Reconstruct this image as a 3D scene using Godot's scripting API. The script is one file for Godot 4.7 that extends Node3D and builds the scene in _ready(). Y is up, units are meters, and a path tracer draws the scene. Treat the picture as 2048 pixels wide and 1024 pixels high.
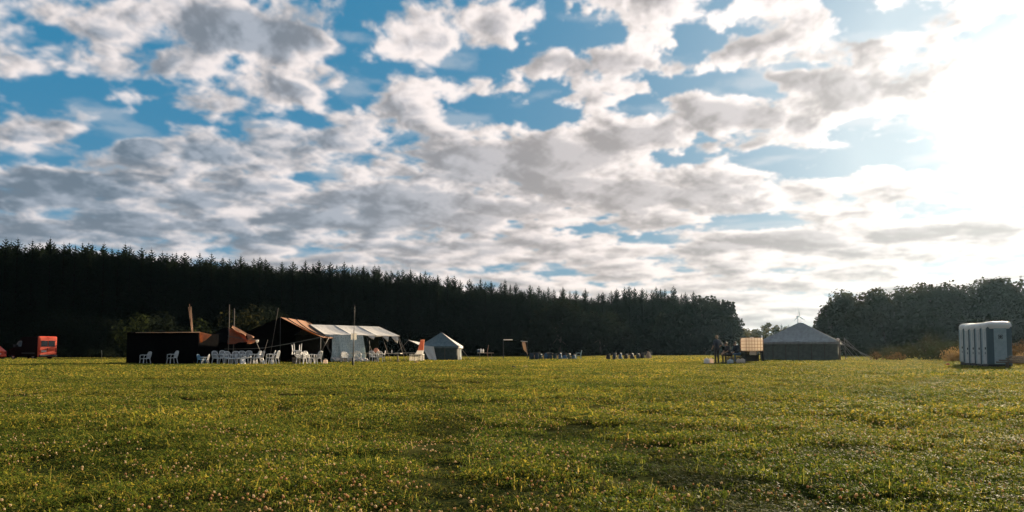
extends Node3D
# A camp on a mown clover meadow at the edge of a spruce wood, low evening sun on the right.

const FOCAL := 1607.0          # focal length in pixels of the 2048 wide photograph
const EYE := 0.78              # camera height
const PITCH := 3.5             # degrees upwards
const SUN_AZ := 33.5           # degrees to the right of the view
const SUN_EL := 14.5

var rng := RandomNumberGenerator.new()
var taken := {}
var M := {}
var bump: FastNoiseLite

func _ready() -> void:
	rng.seed = 7
	# ---- camera
	var cam := Camera3D.new()
	cam.name = "camera"
	add_child(cam)
	cam.position = Vector3(0, EYE, 0)
	cam.rotation_degrees = Vector3(PITCH, 0, 0)
	cam.projection = Camera3D.PROJECTION_FRUSTUM
	cam.keep_aspect = Camera3D.KEEP_HEIGHT
	cam.near = 0.1
	cam.far = 6000.0
	cam.size = 1024.0 / FOCAL * cam.near
	cam.frustum_offset = Vector2(0, (705.0 - FOCAL * tan(deg_to_rad(PITCH)) - 512.0) / FOCAL * cam.near)
	cam.current = true
	# ---- sky, air, exposure
	var env := Environment.new()
	env.background_mode = Environment.BG_SKY
	var sky := Sky.new()
	var pano := PanoramaSkyMaterial.new()
	pano.panorama = sky_texture()
	sky.sky_material = pano
	env.sky = sky
	env.background_energy_multiplier = 0.3125
	env.tonemap_mode = Environment.TONE_MAPPER_LINEAR
	env.tonemap_exposure = 3.2
	env.volumetric_fog_enabled = true
	env.volumetric_fog_density = 0.000033
	env.volumetric_fog_albedo = Color(0.70, 0.87, 1.0)
	env.volumetric_fog_anisotropy = 0.72
	env.sdfgi_enabled = true
	env.ssao_enabled = true
	env.ssil_enabled = true
	var we := WorldEnvironment.new()
	we.name = "air"
	we.environment = env
	add_child(we)
	# ---- sun
	var sun := DirectionalLight3D.new()
	sun.name = "sun"
	sun.light_energy = 1.6
	sun.light_color = Color(1.0, 0.91, 0.77)
	sun.light_angular_distance = 0.5
	sun.shadow_enabled = true
	add_child(sun)
	sun.rotation_degrees = Vector3(-SUN_EL, 180.0 - SUN_AZ, 0)
	# ---- the place
	materials()
	build_ground()
	build_wood()
	build_camp()
	build_right()
	build_meadow()

# ------------------------------------------------------------------ sky
# Air and broken cloud in every direction; el and az in radians. Masses of cloud and openings are listed as
# [x, y, rx, ry, strength] in the picture plane of a 2048 x 1024 view towards the wood.
var cloud_big := FastNoiseLite.new()
var cloud_fine := FastNoiseLite.new()
var cloud_warp := FastNoiseLite.new()
var cloud_soft := FastNoiseLite.new()
var sun_dir := Vector3.ZERO
var masses := [
	# openings, left
	[735, 25, 75, 50, -1.0], [715, 105, 45, 50, -0.8], [930, 108, 75, 28, -1.0], [1000, 105, 40, 30, -0.6], [45, 60, 55, 35, -0.7], [220, 72, 110, 14, -0.55], [110, 165, 120, 22, -1.0], [80, 190, 60, 30, -0.9],
	[180, 215, 60, 40, -1.1], [255, 240, 60, 22, -0.9], [455, 100, 30, 16, -0.6], [345, 160, 50, 26, -0.6], [290, 85, 40, 12, -0.5], [710, 190, 60, 14, -0.9], [760, 165, 30, 16, -0.6], [545, 232, 85, 24, -0.9], [30, 312, 60, 12, -0.6],
	[160, 275, 50, 26, -1.0], [240, 262, 50, 20, -0.9], [605, 350, 80, 9, -0.7], [85, 418, 80, 9, -0.5], [460, 112, 40, 12, -0.5], [690, 60, 40, 40, -0.7], [560, 120, 40, 12, -0.2], [900, 235, 40, 30, -0.3], [320, 320, 40, 14, -0.3],
	# openings, right
	[1225, 52, 75, 28, -1.05], [1130, 62, 40, 20, -0.6], [1390, 95, 30, 30, -1.0], [1435, 62, 24, 14, -0.8], [1725, 28, 60, 28, -0.9], [1820, 15, 30, 20, -0.6], [1460, 165, 90, 20, -1.1], [1295, 208, 50, 24, -1.1],
	[1095, 222, 75, 26, -1.05], [1105, 165, 36, 18, -0.7], [1650, 312, 180, 34, -1.0], [1830, 300, 70, 30, -0.8], [1480, 440, 120, 20, -1.0], [1300, 478, 80, 10, -0.6], [1620, 122, 60, 10, -0.7], [1810, 120, 24, 16, -0.6],
	[1035, 60, 20, 16, -0.6], [1560, 130, 40, 10, -0.5], [1850, 385, 70, 20, -0.5], [1700, 392, 60, 14, -0.4], [1000, 215, 30, 20, -0.8], [1880, 45, 40, 10, -0.4], [1390, 318, 60, 12, -0.5],
	[265, 289, 40, 17, 2.0],
	# masses, left
	[400, 50, 230, 70, 0.75], [560, 60, 130, 80, 0.6], [560, 165, 110, 40, 0.7], [110, 260, 100, 40, 0.7], [30, 30, 60, 20, 0.3], [250, 20, 100, 30, 0.5], [230, 128, 80, 16, 0.45], [30, 118, 50, 14, 0.5],
	[240, 185, 100, 12, 0.6], [430, 205, 70, 12, 0.5], [610, 205, 60, 30, 0.4], [890, 75, 110, 24, 0.8], [1010, 40, 60, 34, 0.7], [820, 100, 60, 24, 0.6], [960, 175, 70, 22, 0.7], [780, 210, 90, 40, 0.5], [480, 245, 50, 12, 0.5],
	[640, 290, 300, 40, 0.6], [400, 310, 80, 30, 0.5], [700, 400, 400, 60, 0.55], [200, 370, 220, 40, 0.65], [330, 440, 330, 30, 0.4], [1000, 320, 180, 50, 0.6], [850, 470, 300, 50, 0.4], [100, 345, 120, 14, 0.4],
	# masses, right
	[1200, 115, 130, 34, 0.75], [1100, 120, 60, 20, 0.4], [1340, 45, 70, 40, 0.6], [1560, 40, 110, 34, 0.7], [1450, 110, 90, 24, 0.5], [1660, 80, 110, 26, 0.6], [1480, 220, 150, 40, 0.85], [1340, 255, 60, 30, 0.6],
	[1160, 290, 140, 34, 0.8], [1120, 330, 200, 40, 0.6], [1300, 385, 130, 34, 0.8], [1560, 365, 90, 20, 0.6], [1780, 340, 60, 24, 0.6], [1700, 170, 140, 40, 0.6], [1880, 250, 100, 40, 0.5], [1600, 490, 200, 22, 0.7], [1900, 470, 120, 16, 0.6],
	[1950, 60, 110, 60, 0.5], [1530, 410, 60, 12, 0.3], [1250, 450, 90, 14, 0.3]]

# darker bellies of cloud, listed like the masses
var banks := [[90, 395, 230, 45, 0.75], [420, 300, 130, 34, 0.55], [265, 289, 36, 17, 1.5], [330, 478, 420, 16, 0.6], [640, 440, 220, 40, 0.45], [640, 270, 130, 26, 0.45], [270, 150, 60, 22, 0.4], [500, 50, 160, 45, 0.45], [1010, 330, 160, 40, 0.5], [860, 400, 200, 40, 0.35], [1290, 388, 110, 26, 0.75], [1490, 222, 110, 26, 0.7], [1190, 300, 80, 24, 0.5], [1200, 120, 80, 20, 0.4], [950, 170, 60, 16, 0.4], [1590, 485, 140, 18, 0.4], [1860, 470, 80, 16, 0.4], [1760, 150, 90, 24, 0.45], [1110, 105, 50, 16, 0.5], [1185, 128, 50, 18, 0.5], [1265, 122, 40, 16, 0.5], [1725, 72, 50, 18, 0.6], [1580, 146, 40, 12, 0.4], [1930, 20, 60, 20, 0.6], [1950, 105, 50, 14, 0.5], [1165, 190, 40, 14, 0.6], [1250, 272, 40, 24, 0.6], [1335, 262, 30, 20, 0.6], [1430, 282, 30, 12, 0.6], [1620, 246, 30, 12, 0.6], [1500, 370, 50, 14, 0.5], [1495, 412, 50, 14, 0.5], [1610, 470, 110, 14, 0.5], [1840, 250, 60, 20, 0.4]]

func bank_at(px: float, py: float) -> float:
	var b := 0.0
	for m in banks:
		var dx: float = (px - m[0]) / m[2]
		var dy: float = (py - m[1]) / m[3]
		var r := dx * dx + dy * dy
		if r < 5.0:
			b += m[4] * exp(-r * 0.9)
	return minf(b, 1.2)

func mass_at(px: float, py: float) -> float:
	var b := 0.0
	for m in masses:
		var dx: float = (px - m[0]) / m[2]
		var dy: float = (py - m[1]) / m[3]
		var r := dx * dx + dy * dy
		if r < 5.0:
			b += m[4] * exp(-r * 0.9)
	return clampf(b, -1.1, 1.2)

func density(q: Vector3) -> float:
	var p := q + Vector3(cloud_warp.get_noise_3dv(q), 0.0, cloud_warp.get_noise_3d(q.x + 31.0, q.y, q.z + 17.0)) * 0.03
	return cloud_big.get_noise_3dv(p) * 1.25 - cloud_fine.get_noise_3dv(p) * 0.30

func sky_color(az: float, el: float, mass: float, bank: float) -> Color:
	var d := Vector3(sin(az) * cos(el), sin(el), -cos(az) * cos(el))
	var s := rad_to_deg(acos(clampf(d.dot(sun_dir), -1.0, 1.0)))
	var eld := rad_to_deg(maxf(el, 0.0))
	# clear air
	var near_sun := minf(0.47 * exp(-(s - 12.0) / 10.0), 0.58)
	var low := exp(-eld / 7.5)
	var air := Vector3(0.017, 0.212, 0.405).lerp(Vector3(0.36, 0.50, 0.58), low * 0.85)
	air += Vector3(1.0, 0.87, 0.68) * near_sun
	# cloud
	var q := Vector3(d.x * 1.9, 1.05 / (maxf(d.y, 0.0) + 0.25), d.z * 1.9)
	var n := density(q) * (1.0 - 0.35 * low)
	var to_sun := Vector3(sun_dir.x * cos(el), -2.2 * (sun_dir.y - d.y), sun_dir.z * cos(el)) - Vector3(d.x, 0, d.z)
	to_sun = to_sun.normalized()
	var relief := cloud_soft.get_noise_3dv(q) - cloud_soft.get_noise_3dv(q + to_sun * 0.045)
	var detail := n - density(q + to_sun * 0.010)
	var cover := 0.14 + 0.45 * exp(-eld / 8.0) + 0.16 * smoothstep(48.0, 18.0, s)
	var dn := n + cover + mass * 0.62 + bank * 0.15
	var soft := smoothstep(26.0, 48.0, s)
	var a := smoothstep(-0.04 - 0.16 * soft, 0.32 + 0.18 * soft, dn)
	var lit := clampf(0.5 + 1.3 * relief + 1.5 * detail, 0.0, 1.0)
	var thick := smoothstep(0.18, 0.95, dn + 0.20 * cloud_warp.get_noise_3d(q.x * 0.5 + 50.0, q.y * 0.5, q.z * 0.5) - 0.45 * (lit - 0.5) + bank * 0.55)
	var glow := exp(-s / 22.0)
	var white := Vector3(0.76, 0.69, 0.67) * (0.76 + 0.44 * lit) + Vector3(0.62, 0.58, 0.54) * glow
	var blue := clampf((s - 36.0) / 24.0, 0.0, 1.0) * smoothstep(32.0, 10.0, eld)
	blue = clampf(blue * 0.8 + bank * 0.65 * smoothstep(24.0, 46.0, s), 0.0, 1.0)
	var grey := Vector3(0.36, 0.345, 0.355).lerp(Vector3(0.285, 0.315, 0.365), soft).lerp(Vector3(0.10, 0.185, 0.27), blue * (1.0 - 0.6 * lit)) + Vector3(0.20, 0.18, 0.17) * glow
	grey *= 0.80 + 0.56 * lit
	var c := white.lerp(grey, thick * 0.94)
	c = c.lerp(Vector3(0.66, 0.61, 0.61), low * 0.3)
	c += Vector3(1.0, 0.92, 0.82) * near_sun * 0.18
	var wisp := smoothstep(0.02, 0.55, cloud_soft.get_noise_3d(q.x * 0.55 + 70.0, q.y * 1.1, q.z * 0.55) + 0.35 * cloud_big.get_noise_3d(q.x * 2.0, q.y * 3.0 + 40.0, q.z * 2.0)) * 0.34
	var out := air.lerp(Vector3(0.62, 0.62, 0.64) + Vector3(0.6, 0.56, 0.52) * glow, wisp).lerp(c, a)
	out *= Vector3.ONE.lerp(Vector3(1.0, 0.962, 0.90), exp(-eld / 9.0) * smoothstep(60.0, 25.0, s))
	out *= lerpf(1.0, 0.5, smoothstep(62.0, 125.0, s))
	# the sun behind thin cloud
	out += Vector3(1.0, 0.93, 0.82) * (5.0 * exp(-s * s / 8.0) + 0.28 * exp(-s / 5.0))
	return Color(out.x, out.y, out.z)

func sky_rows(im: PackedFloat32Array, w: int, az0: float, daz: float, el0: float, del: float, row: int, in_view: bool) -> void:
	# one row of pixels; the masses are looked up on every sixth pixel
	var el := el0 + del * (row + 0.5)
	var before := Vector2.ZERO
	var after := Vector2.ZERO
	for i in w:
		var az := az0 + daz * (i + 0.5)
		if i % 6 == 0:
			before = after if i > 0 else view_mass(az, el)
			after = view_mass(az + daz * 6.0, el)
		var m := before.lerp(after, (i % 6) / 6.0)
		var c := sky_color(az, el, m.x, m.y)
		var k := (row * w + i) * 3
		im[k] = c.r
		im[k + 1] = c.g
		im[k + 2] = c.b

func view_mass(az: float, el: float) -> Vector2:
	az = wrapf(az, -PI, PI)
	if absf(az) > 0.85 or el > 0.8:
		return Vector2.ZERO
	var x := 1024.0 + FOCAL * tan(az)
	var y := 705.0 - FOCAL * tan(el) / cos(az)
	return Vector2(mass_at(x, y), bank_at(x, y))

func sky_patch(w: int, h: int, az0: float, az1: float, el0: float, el1: float) -> Image:
	var rows := []
	rows.resize(h)
	var job := func(row: int) -> void:
		var a := PackedFloat32Array()
		a.resize(w * 3)
		sky_rows(a, w, az0, (az1 - az0) / w, el0 + (el1 - el0) * row / h, (el1 - el0) / h, 0, true)
		rows[row] = a.to_byte_array()
	var id := WorkerThreadPool.add_group_task(job, h)
	WorkerThreadPool.wait_for_group_task_completion(id)
	var bytes := PackedByteArray()
	for r in rows:
		bytes.append_array(r)
	return Image.create_from_data(w, h, false, Image.FORMAT_RGBF, bytes)

func sky_texture() -> Texture2D:
	var az := deg_to_rad(SUN_AZ)
	var el := deg_to_rad(SUN_EL)
	sun_dir = Vector3(sin(az) * cos(el), sin(el), -cos(az) * cos(el))
	for n in [cloud_big, cloud_fine, cloud_warp, cloud_soft]:
		n.noise_type = FastNoiseLite.TYPE_SIMPLEX_SMOOTH
		n.fractal_type = FastNoiseLite.FRACTAL_FBM
	cloud_big.seed = 11
	cloud_big.frequency = 5.4
	cloud_big.fractal_octaves = 6
	cloud_big.fractal_gain = 0.57
	cloud_fine.seed = 5
	cloud_fine.frequency = 9.0
	cloud_fine.fractal_type = FastNoiseLite.FRACTAL_RIDGED
	cloud_fine.fractal_octaves = 5
	cloud_fine.fractal_gain = 0.55
	cloud_warp.seed = 3
	cloud_warp.frequency = 5.0
	cloud_warp.fractal_octaves = 3
	cloud_soft.seed = 11
	cloud_soft.frequency = 5.4
	cloud_soft.fractal_octaves = 3
	var W := 4096
	var H := 2048
	var all := sky_patch(1024, 256, 0.0, TAU, PI / 2, 0.0)   # the whole upper half, coarse
	all.resize(W, H / 2, Image.INTERPOLATE_CUBIC)
	var full := Image.create(W, H, false, Image.FORMAT_RGBF)
	full.fill(Color(0.30, 0.31, 0.30))
	full.blit_rect(all, Rect2i(0, 0, W, H / 2), Vector2i(0, 0))
	var px := TAU / W                                          # the part towards the wood, fine
	var wide := 480
	var high := 470
	for k in [[0, 1], [-1, 0]]:
		var fine := sky_patch(wide, high, px * wide * k[0], px * wide * k[1], px * high, 0.0)
		full.blit_rect(fine, Rect2i(0, 0, wide, high), Vector2i(0 if k[0] == 0 else W - wide, H / 2 - high))
	return ImageTexture.create_from_image(full)

# ------------------------------------------------------------------ naming and mesh helpers
func numbered(called: String) -> String:
	if not taken.has(called):
		taken[called] = 0
		return called
	taken[called] += 1
	return "%s_%03d" % [called, taken[called]]

func tag(o: Node3D, label: String, category: String, group := "") -> Node3D:
	o.set_meta("label", label)
	o.set_meta("category", category)
	if group:
		o.set_meta("group", group)
	return o

func thing(called: String, label: String, category: String, at := Vector3.ZERO, turn := 0.0, group := "") -> Node3D:
	var o := Node3D.new()
	o.name = numbered(called)
	add_child(o)
	o.position = at
	o.rotation_degrees.y = turn
	return tag(o, label, category, group)

func obj(called: String, st, material: Material, parent: Node3D = null) -> MeshInstance3D:
	var o := MeshInstance3D.new()
	if st is SurfaceTool:
		st.generate_normals()
		o.mesh = st.commit()
	else:
		o.mesh = st
	o.material_override = material
	if parent:
		o.name = called
		parent.add_child(o, true)
	else:
		o.name = numbered(called)
		add_child(o)
	return o

func mesh_thing(called: String, st, material: Material, label: String, category: String, at := Vector3.ZERO, turn := 0.0, group := "") -> MeshInstance3D:
	var o := obj(called, st, material)
	o.position = at
	o.rotation_degrees.y = turn
	tag(o, label, category, group)
	return o

func copy(of: Node3D, at: Vector3, turn: float, label := "", group := "", size := Vector3.ONE) -> Node3D:
	var o: Node3D = of.duplicate()
	o.name = numbered(kind_name(of.name))
	add_child(o)
	o.position = at
	o.rotation = Vector3(0, deg_to_rad(turn), 0)
	o.scale = size
	if label:
		o.set_meta("label", label)
	if group:
		o.set_meta("group", group)
	return o

func kind_name(n: String) -> String:
	var r := RegEx.create_from_string("_\\d{3}$")
	return r.sub(n, "")

func start(smooth := false) -> SurfaceTool:
	var st := SurfaceTool.new()
	st.begin(Mesh.PRIMITIVE_TRIANGLES)
	st.set_smooth_group(0 if smooth else -1)
	return st

func tri(st: SurfaceTool, a: Vector3, b: Vector3, c: Vector3) -> void:
	st.add_vertex(a)
	st.add_vertex(b)
	st.add_vertex(c)

func quad(st: SurfaceTool, a: Vector3, b: Vector3, c: Vector3, d: Vector3) -> void:   # clockwise as seen from its front
	tri(st, a, b, c)
	tri(st, a, c, d)

# a box with its edges taken off by e; x is the box's own frame
func box(st: SurfaceTool, at: Vector3, size: Vector3, turn := Basis.IDENTITY, e := 0.0) -> void:
	var h := size * 0.5
	if e <= 0.0:
		var c := []
		for k in 8:
			c.append(at + turn * Vector3(h.x * (1 if k & 1 else -1), h.y * (1 if k & 2 else -1), h.z * (1 if k & 4 else -1)))
		quad(st, c[4], c[6], c[7], c[5])
		quad(st, c[1], c[3], c[2], c[0])
		quad(st, c[5], c[7], c[3], c[1])
		quad(st, c[0], c[2], c[6], c[4])
		quad(st, c[6], c[2], c[3], c[7])
		quad(st, c[0], c[4], c[5], c[1])
		return
	var ring := [Vector2(h.x - e, h.z), Vector2(h.x, h.z - e), Vector2(h.x, -h.z + e), Vector2(h.x - e, -h.z), Vector2(-h.x + e, -h.z), Vector2(-h.x, -h.z + e), Vector2(-h.x, h.z - e), Vector2(-h.x + e, h.z)]
	var lev := [[-h.y, e], [-h.y + e, 0.0], [h.y - e, 0.0], [h.y, e]]
	var rows := []
	for l in lev:
		var row := []
		for r in ring:
			var s := Vector2(maxf(h.x - l[1], 0.0) / h.x, maxf(h.z - l[1], 0.0) / h.z)
			row.append(at + turn * Vector3(r.x * s.x, l[0], r.y * s.y))
		rows.append(row)
	for j in 3:
		for k in 8:
			var k2 := (k + 1) % 8
			quad(st, rows[j][k], rows[j + 1][k], rows[j + 1][k2], rows[j][k2])
	for k in range(1, 7):
		tri(st, rows[3][0], rows[3][k + 1], rows[3][k])
		tri(st, rows[0][0], rows[0][k], rows[0][k + 1])

# a round bar through points, radius r0 at the first to r1 at the last
func tube(st: SurfaceTool, pts: Array, r0: float, r1 := -1.0, sides := 6, caps := true) -> void:
	if r1 < 0.0:
		r1 = r0
	var rings := []
	var side := Vector3.ZERO
	for i in pts.size():
		var dir: Vector3 = (pts[mini(i + 1, pts.size() - 1)] - pts[maxi(i - 1, 0)]).normalized()
		if side == Vector3.ZERO:
			side = dir.cross(Vector3.UP if absf(dir.y) < 0.9 else Vector3.RIGHT).normalized()
		side = (side - dir * side.dot(dir)).normalized()
		var other := dir.cross(side)
		var r := lerpf(r0, r1, float(i) / maxf(pts.size() - 1, 1))
		var ring := []
		for k in sides:
			var a := TAU * k / sides
			ring.append(pts[i] + (side * cos(a) + other * sin(a)) * r)
		rings.append(ring)
	for i in pts.size() - 1:
		for k in sides:
			var k2 := (k + 1) % sides
			quad(st, rings[i][k], rings[i][k2], rings[i + 1][k2], rings[i + 1][k])
	if caps:
		for k in range(1, sides - 1):
			tri(st, rings[0][0], rings[0][k + 1], rings[0][k])
			var e: Array = rings[-1]
			tri(st, e[0], e[k], e[k + 1])

# a turned shape: profile of Vector2(radius, height)
func lathe(st: SurfaceTool, at: Vector3, prof: Array, sides := 12, squash := Vector3.ONE) -> void:
	for i in prof.size() - 1:
		for k in sides:
			var a := TAU * k / sides
			var b := TAU * (k + 1) / sides
			var p := func(v: Vector2, t: float) -> Vector3: return at + Vector3(cos(t) * v.x, v.y, sin(t) * v.x) * squash
			quad(st, p.call(prof[i], a), p.call(prof[i + 1], a), p.call(prof[i + 1], b), p.call(prof[i], b))

# cloth: a bilinear patch between four corners that sags, ripples and is tt thick
func cloth(st: SurfaceTool, a: Vector3, b: Vector3, c: Vector3, d: Vector3, sag := Vector3.ZERO, ripple := 0.0, waves := 3.0, nu := 12, nv := 8, tt := 0.012) -> void:
	var g := []
	var n := (b - a).cross(d - a).normalized()
	for j in nv + 1:
		var row := []
		for i in nu + 1:
			var u := float(i) / nu
			var v := float(j) / nv
			var p := a.lerp(b, u).lerp(d.lerp(c, u), v)
			p += sag * (4.0 * u * (1.0 - u)) * (4.0 * v * (1.0 - v))
			p += n * ripple * sin(u * waves * TAU + 1.3 * sin(v * 5.0)) * (0.25 + 0.75 * v)
			row.append(p)
		g.append(row)
	for j in nv:
		for i in nu:
			quad(st, g[j][i], g[j][i + 1], g[j + 1][i + 1], g[j + 1][i])
			if tt > 0.0:
				quad(st, g[j + 1][i] - n * tt, g[j + 1][i + 1] - n * tt, g[j][i + 1] - n * tt, g[j][i] - n * tt)

func rope(called: String, parent: Node3D, a: Vector3, b: Vector3, r := 0.012, sag := 0.05, m: Material = null) -> void:
	var st := start(true)
	var pts := []
	for i in 7:
		var t := i / 6.0
		pts.append(a.lerp(b, t) + Vector3.DOWN * sag * 4.0 * t * (1.0 - t))
	tube(st, pts, r, r, 4)
	obj(called, st, m if m else M.rope, parent)

# ------------------------------------------------------------------ where things stand: x and y of the 2048 x 1024 photograph and metres away
func spot(px: float, d: float) -> Vector3:
	var x := (px - 1024.0) / FOCAL * d
	return Vector3(x, ground(x, -d), -d)

func at(px: float, py: float, d: float) -> Vector3:
	return Vector3((px - 1024.0) / FOCAL * d, EYE + (705.0 - py) / FOCAL * d, -d)

func ground(x: float, z: float) -> float:
	var r := sqrt(x * x + z * z)
	var h := bump.get_noise_2d(x * 0.35, z * 0.35) * 0.07 * smoothstep(1.0, 6.0, r) * smoothstep(130.0, 60.0, r)
	h += bump.get_noise_2d(x * 2.0 + 40.0, z * 2.0) * 0.035 * smoothstep(2.0, 4.0, r) * smoothstep(60.0, 30.0, r)
	h += 0.14 * smoothstep(10.0, 16.0, x) * smoothstep(-42.0, -50.0, z) * smoothstep(-200.0, -120.0, z)
	return h

# ------------------------------------------------------------------ materials
func lin(r: float, g: float, b: float, a := 1.0) -> Color:
	var c := Color(r, g, b).linear_to_srgb()
	c.a = a
	return c

func mat(called: String, c: Color, rough := 0.8, through := 0.0, metal := 0.0) -> StandardMaterial3D:
	var m := StandardMaterial3D.new()
	m.resource_name = called
	m.albedo_color = c
	m.roughness = rough
	m.metallic = metal
	if through > 0.0:
		m.backlight_enabled = true
		var l := c.srgb_to_linear()
		m.backlight = (Color(through, through, through) if c == Color.WHITE else Color(l.r, l.g, l.b) * through * 2.0).clamp().linear_to_srgb()
	M[called] = m
	return m

# cloth, wood, earth: a tone that wanders between two colours
func mottled(called: String, a: Color, b: Color, size: float, rough := 0.85, through := 0.0, relief := 0.0, stretch := Vector3.ONE) -> StandardMaterial3D:
	var m := mat(called, Color.WHITE, rough, through)
	var n := FastNoiseLite.new()
	n.seed = called.hash() & 0xffff
	n.frequency = 0.02
	n.fractal_octaves = 5
	var t := NoiseTexture2D.new()
	t.width = 256
	t.height = 256
	t.seamless = true
	t.noise = n
	var g := Gradient.new()
	g.offsets = PackedFloat32Array([0.25, 0.75])
	g.colors = PackedColorArray([a, b])
	t.color_ramp = g
	m.albedo_texture = t
	m.uv1_triplanar = true
	m.uv1_scale = stretch / size
	if relief > 0.0:
		var ht := NoiseTexture2D.new()
		ht.width = 256
		ht.height = 256
		ht.seamless = true
		ht.noise = n
		m.heightmap_enabled = true
		m.heightmap_texture = ht
		m.heightmap_scale = relief
	return m

func materials() -> void:
	bump = FastNoiseLite.new()
	bump.seed = 21
	bump.frequency = 1.0
	bump.fractal_octaves = 2
	mottled("soil", lin(0.030, 0.036, 0.012), lin(0.055, 0.055, 0.018), 3.0, 1.0)
	M.soil.uv1_world_triplanar = true
	M.soil.specular_mode = BaseMaterial3D.SPECULAR_DISABLED
	var grass := mat("grass", Color.WHITE, 0.75, 1.0)
	grass.vertex_color_use_as_albedo = true
	grass.backlight = lin(0.98, 1.0, 0.66)
	grass.roughness = 0.55
	grass.metallic_specular = 0.07
	mottled("bark", lin(0.030, 0.022, 0.016), lin(0.07, 0.05, 0.035), 1.0, 0.95, 0.0, 3.0, Vector3(2, 0.5, 2))
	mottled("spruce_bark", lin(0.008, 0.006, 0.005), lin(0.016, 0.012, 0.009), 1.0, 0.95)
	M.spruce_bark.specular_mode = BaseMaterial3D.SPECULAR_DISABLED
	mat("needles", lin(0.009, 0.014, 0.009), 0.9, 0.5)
	mat("leaves", lin(0.013, 0.017, 0.008), 0.8, 1.0)
	mat("leaves_dark", lin(0.008, 0.013, 0.008), 0.8, 1.0)
	mat("leaves_olive", lin(0.030, 0.032, 0.012), 0.8, 1.0)
	mat("leaves_rust", lin(0.060, 0.038, 0.016), 0.8, 0.6)
	mat("dry_stems", lin(0.15, 0.10, 0.045), 0.85, 0.5)
	for k in ["needles", "leaves", "leaves_dark", "leaves_olive", "leaves_rust", "dry_stems"]:
		M[k].specular_mode = BaseMaterial3D.SPECULAR_DISABLED
	mat("leaves_black", lin(0.008, 0.011, 0.007), 0.9, 0.6)
	M.leaves_black.specular_mode = BaseMaterial3D.SPECULAR_DISABLED
	M.leaves_dark.backlight = lin(0.032, 0.031, 0.012)
	M.leaves.backlight = lin(0.020, 0.026, 0.009)
	M.leaves_olive.backlight = lin(0.060, 0.052, 0.016)
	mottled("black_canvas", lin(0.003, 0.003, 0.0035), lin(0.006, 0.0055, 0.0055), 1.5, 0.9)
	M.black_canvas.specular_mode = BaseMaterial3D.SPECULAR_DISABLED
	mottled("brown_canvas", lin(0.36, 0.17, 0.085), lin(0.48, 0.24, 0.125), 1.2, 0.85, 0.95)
	mottled("rust_canvas", lin(0.34, 0.10, 0.05), lin(0.44, 0.15, 0.07), 0.8, 0.85, 0.95)
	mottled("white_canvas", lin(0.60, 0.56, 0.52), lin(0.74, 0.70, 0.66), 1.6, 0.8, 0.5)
	mottled("flap_canvas", lin(0.78, 0.76, 0.73), lin(0.86, 0.84, 0.81), 1.6, 0.8, 0.25)
	mottled("blue_canvas", lin(0.36, 0.44, 0.44), lin(0.66, 0.72, 0.70), 0.7, 0.8, 0.5)  # white canvas in shade; the bluish skylight is put into the colour
	mottled("grey_canvas", lin(0.11, 0.155, 0.165), lin(0.16, 0.21, 0.22), 1.4, 0.85, 0.25)
	mottled("dark_canvas", lin(0.045, 0.068, 0.072), lin(0.065, 0.09, 0.095), 1.4, 0.85, 0.12)
	mottled("olive_canvas", lin(0.32, 0.31, 0.29), lin(0.42, 0.41, 0.39), 1.8, 0.85, 0.3)
	mottled("olive_wall", lin(0.14, 0.155, 0.135), lin(0.19, 0.205, 0.18), 1.8, 0.85, 0.15)
	mottled("spar", lin(0.34, 0.16, 0.075), lin(0.48, 0.26, 0.13), 0.3, 0.75)
	mottled("grey_wood", lin(0.10, 0.08, 0.065), lin(0.2, 0.165, 0.13), 0.4, 0.85)
	mottled("pale_wood", lin(0.58, 0.47, 0.35), lin(0.70, 0.60, 0.48), 0.4, 0.7)
	mat("rope", lin(0.22, 0.20, 0.17), 0.9)
	mat("iron", lin(0.02, 0.022, 0.024), 0.6)
	mat("steel", lin(0.45, 0.45, 0.45), 0.35, 0.0, 0.8)
	mat("plastic", lin(0.74, 0.73, 0.72), 0.45, 0.25)
	mat("blue_plastic", lin(0.13, 0.28, 0.42), 0.45, 0.2)
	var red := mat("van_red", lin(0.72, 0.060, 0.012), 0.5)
	red.clearcoat_enabled = true
	red.clearcoat = 0.15
	red.clearcoat_roughness = 0.15
	mat("van_red_shade", lin(0.012, 0.005, 0.005), 0.9)  # dark copy of the red paint: the shade on the side is put into colour
	M.van_red_shade.specular_mode = BaseMaterial3D.SPECULAR_DISABLED
	mat("glass_dark", lin(0.012, 0.014, 0.016), 0.08)
	mat("rubber", lin(0.012, 0.012, 0.012), 0.85)
	mat("tail_red", lin(0.45, 0.02, 0.015), 0.25)
	mat("trim_black", lin(0.02, 0.02, 0.02), 0.6)
	mat("paper", lin(0.78, 0.75, 0.70), 0.8, 0.4)
	mat("toilet_blue", lin(0.06, 0.115, 0.15), 0.5)
	mottled("toilet_pale", lin(0.30, 0.41, 0.47), lin(0.36, 0.47, 0.53), 1.4, 0.5, 0.15)
	mottled("toilet_white", lin(0.50, 0.55, 0.57), lin(0.58, 0.62, 0.64), 1.4, 0.5, 0.15)
	mat("toilet_roof", lin(0.80, 0.80, 0.80), 0.5, 0.12)
	mat("print_dark", lin(0.015, 0.03, 0.045), 0.6)
	mat("print_red", lin(0.35, 0.03, 0.03), 0.6)
	mat("tank", lin(0.80, 0.66, 0.57), 0.5, 0.7)
	mat("jug", lin(0.74, 0.63, 0.54), 0.5, 0.6)
	mat("orange_cloth", lin(0.40, 0.17, 0.10), 0.8, 0.6)
	mat("tan_cloth", lin(0.42, 0.31, 0.22), 0.85, 0.5)
	mat("navy_cloth", lin(0.022, 0.040, 0.062), 0.8, 0.1)
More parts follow.
